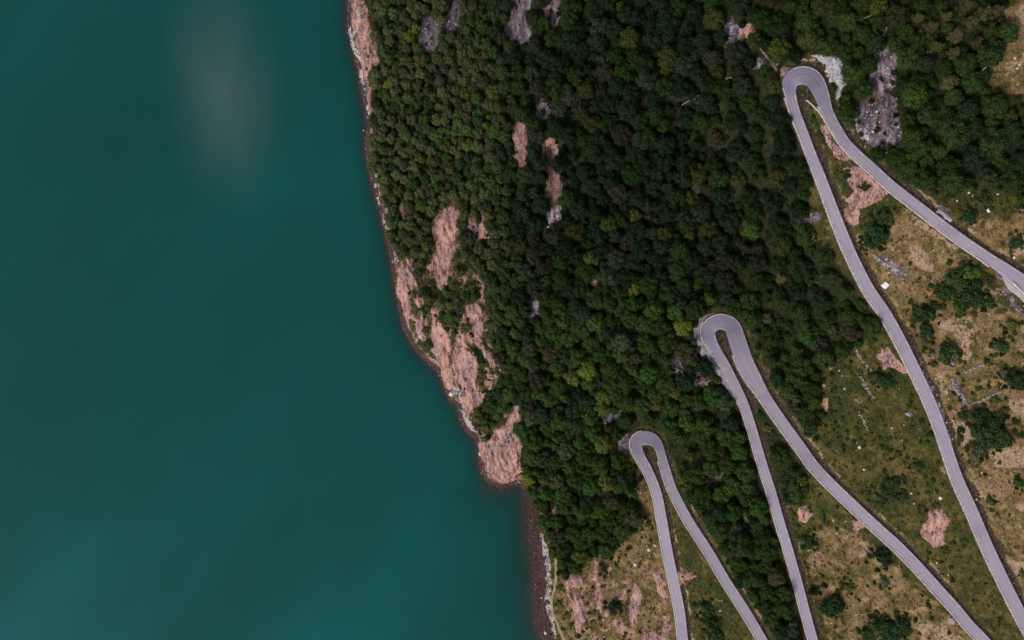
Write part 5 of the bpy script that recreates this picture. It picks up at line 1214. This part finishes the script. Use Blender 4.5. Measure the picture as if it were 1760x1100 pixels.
# guard rails
M_RAIL = simple('galvanised rail', [(0.3, (0.55, 0.53, 0.52)), (0.7, (0.72, 0.70, 0.69))], 2, 0.45, bump=0.0, spec=0.5)
def guard_rail(line, label, z=0.62, wid=0.2, zf=None):
    q = P(line, zf or zs); L = np.r_[0, np.cumsum(np.linalg.norm(np.diff(q[:, :2], axis=0), axis=1))]
    m = max(3, int(L[-1] / 1.5)); s = np.linspace(0, L[-1], m); R = np.stack([np.interp(s, L, q[:, k]) for k in range(3)], 1); c = R[0].copy(); R -= c
    e = empty('guard_rail', tuple(c)); tag(e, label, 'guard rail')
    d = np.gradient(R[:, :2], axis=0); d /= np.linalg.norm(d, axis=1)[:, None]; nr = np.c_[-d[:, 1], d[:, 0]]
    prof = [(-wid / 2, z), (wid / 2, z), (wid / 2, z - 0.1), (0.02, z - 0.15), (wid / 2, z - 0.2), (wid / 2, z - 0.3), (-wid / 2, z - 0.3)]
    V = []; F = []; k = len(prof)
    for i in range(m):
        for o, zz in prof: V.append((R[i, 0] + nr[i, 0] * o, R[i, 1] + nr[i, 1] * o, R[i, 2] + zz))
    for i in range(m - 1):
        for j in range(k): a = i * k + j; b2 = i * k + (j + 1) % k; F.append((a, b2, b2 + k, a + k))
    F += [tuple(range(k)), tuple(range((m - 1) * k, m * k))[::-1]]
    link('rail', mesh('rail', V, F), M_RAIL, e)
    for i in range(0, m, 2): bobj('post', M_RAIL, e, (-0.07, 0.07, -0.07, 0.07, -0.8, z - 0.305)).location = tuple(R[i])
    return e
guard_rail([(1386, 173), (1400, 186), (1417, 206)], 'pale straight guard rail cutting across the inside of the top hairpin', 0.7, 0.24, lambda x, y: zs(x, y) * 0 + 109.0)
guard_rail([(1739, 485), (1748, 494), (1759, 505)], 'short white guard rail between the topmost road and its side track')
# side track and dirt spur
def track(line, wid, mat, name='track'):
    q = P(line, zs); P4 = np.c_[q, np.full(len(q), wid)]; L, _ = catmull(P4, [0] * len(P4), 0.8)
    t = np.gradient(L[:, :2], axis=0); t /= np.linalg.norm(t, axis=1)[:, None]; nr = np.c_[-t[:, 1], t[:, 0]]; V = []; F = []; offs = np.linspace(-.5, .5, 5)
    for i in range(len(L)):
        zc = max(float(zs(L[i, 0] + nr[i, 0] * o * wid, L[i, 1] + nr[i, 1] * o * wid)) for o in offs)
        for o in offs:
            ww = wid * (1 + 0.12 * math.sin(i * 0.7 + o * 4)); V.append((L[i, 0] + nr[i, 0] * o * ww, L[i, 1] + nr[i, 1] * o * ww, zc + 0.05 - 0.12 * abs(o)))
    for i in range(len(L) - 1):
        for j in range(4): a = i * 5 + j; F.append((a, a + 1, a + 6, a + 5))
    me = mesh(name, V, F, True); o = link(name, me, mat); tag(o, kind='structure'); return o
M_TRACK = simple('pale gravel track', [(0.3, (0.36, 0.29, 0.28)), (0.7, (0.58, 0.50, 0.48))], 1.5)
M_DIRT = simple('trodden earth', [(0.3, (0.20, 0.13, 0.09)), (0.7, (0.36, 0.26, 0.18))], 1.5)
M_PATHM = simple('trodden grass path', [(0.3, (0.26, 0.21, 0.10)), (0.7, (0.44, 0.35, 0.20))], 1.5)
track([(1727, 474), (1736, 490), (1747, 502), (1762, 517), (1790, 545), (1830, 580)], 2.3, M_TRACK)
track([(1297, 68), (1309, 86), (1322, 104), (1338, 126)], 0.8, M_DIRT)
track(C(900, 900, 5.5, [(318, 50), (300, 250), (306, 400), (300, 580), (265, 720), (275, 830), (320, 950), (375, 1090), (430, 1250)]), 1.0, M_PATHM, 'path')

# ------------------------------------------------------------------ thin wisps of mist hanging low over the fjord
def mist(px, py, rx, ry, h, rot, dens, label):
    k = (HC - h) / FPX; me = bpy.data.meshes.new('mist'); bm = bmesh.new(); bmesh.ops.create_icosphere(bm, subdivisions=4, radius=1.0); bm.to_mesh(me); bm.free()
    m = bpy.data.materials.new('mist'); m.use_nodes = True; nt = m.node_tree; nt.nodes.remove(nt.nodes['Principled BSDF']); b = NB(nt)
    co = b.n('ShaderNodeTexCoord').outputs['Object']; ln = b.n('ShaderNodeVectorMath', operation='LENGTH'); b.l(co, ln.inputs[0])
    f = b.math('SUBTRACT', 1.0, ln.outputs['Value'], True); f = b.math('POWER', f, 1.3); n = b.noise(co, 1.3, 2, 0.45)
    f = b.math('MULTIPLY', f, b.math('MULTIPLY', b.math('SUBTRACT', n, 0.22, True), dens * 3))
    v = b.n('ShaderNodeVolumePrincipled'); v.inputs['Color'].default_value = (0.95, 0.93, 0.95, 1); b.l(f, v.inputs['Density']); b.l(v.outputs[0], nt.nodes['Material Output'].inputs['Volume'])
    o = link('mist', me, m); o.location = ((px - 880) * k, -(py - 550) * k, h); o.scale = (rx * k, ry * k, 18); o.rotation_euler = (0, 0, rot); tag(o, label, 'mist', kind='stuff')
mist(385, 150, 120, 250, 40, 0.10, 0.0056, 'pale wisp of mist over the upper part of the fjord')
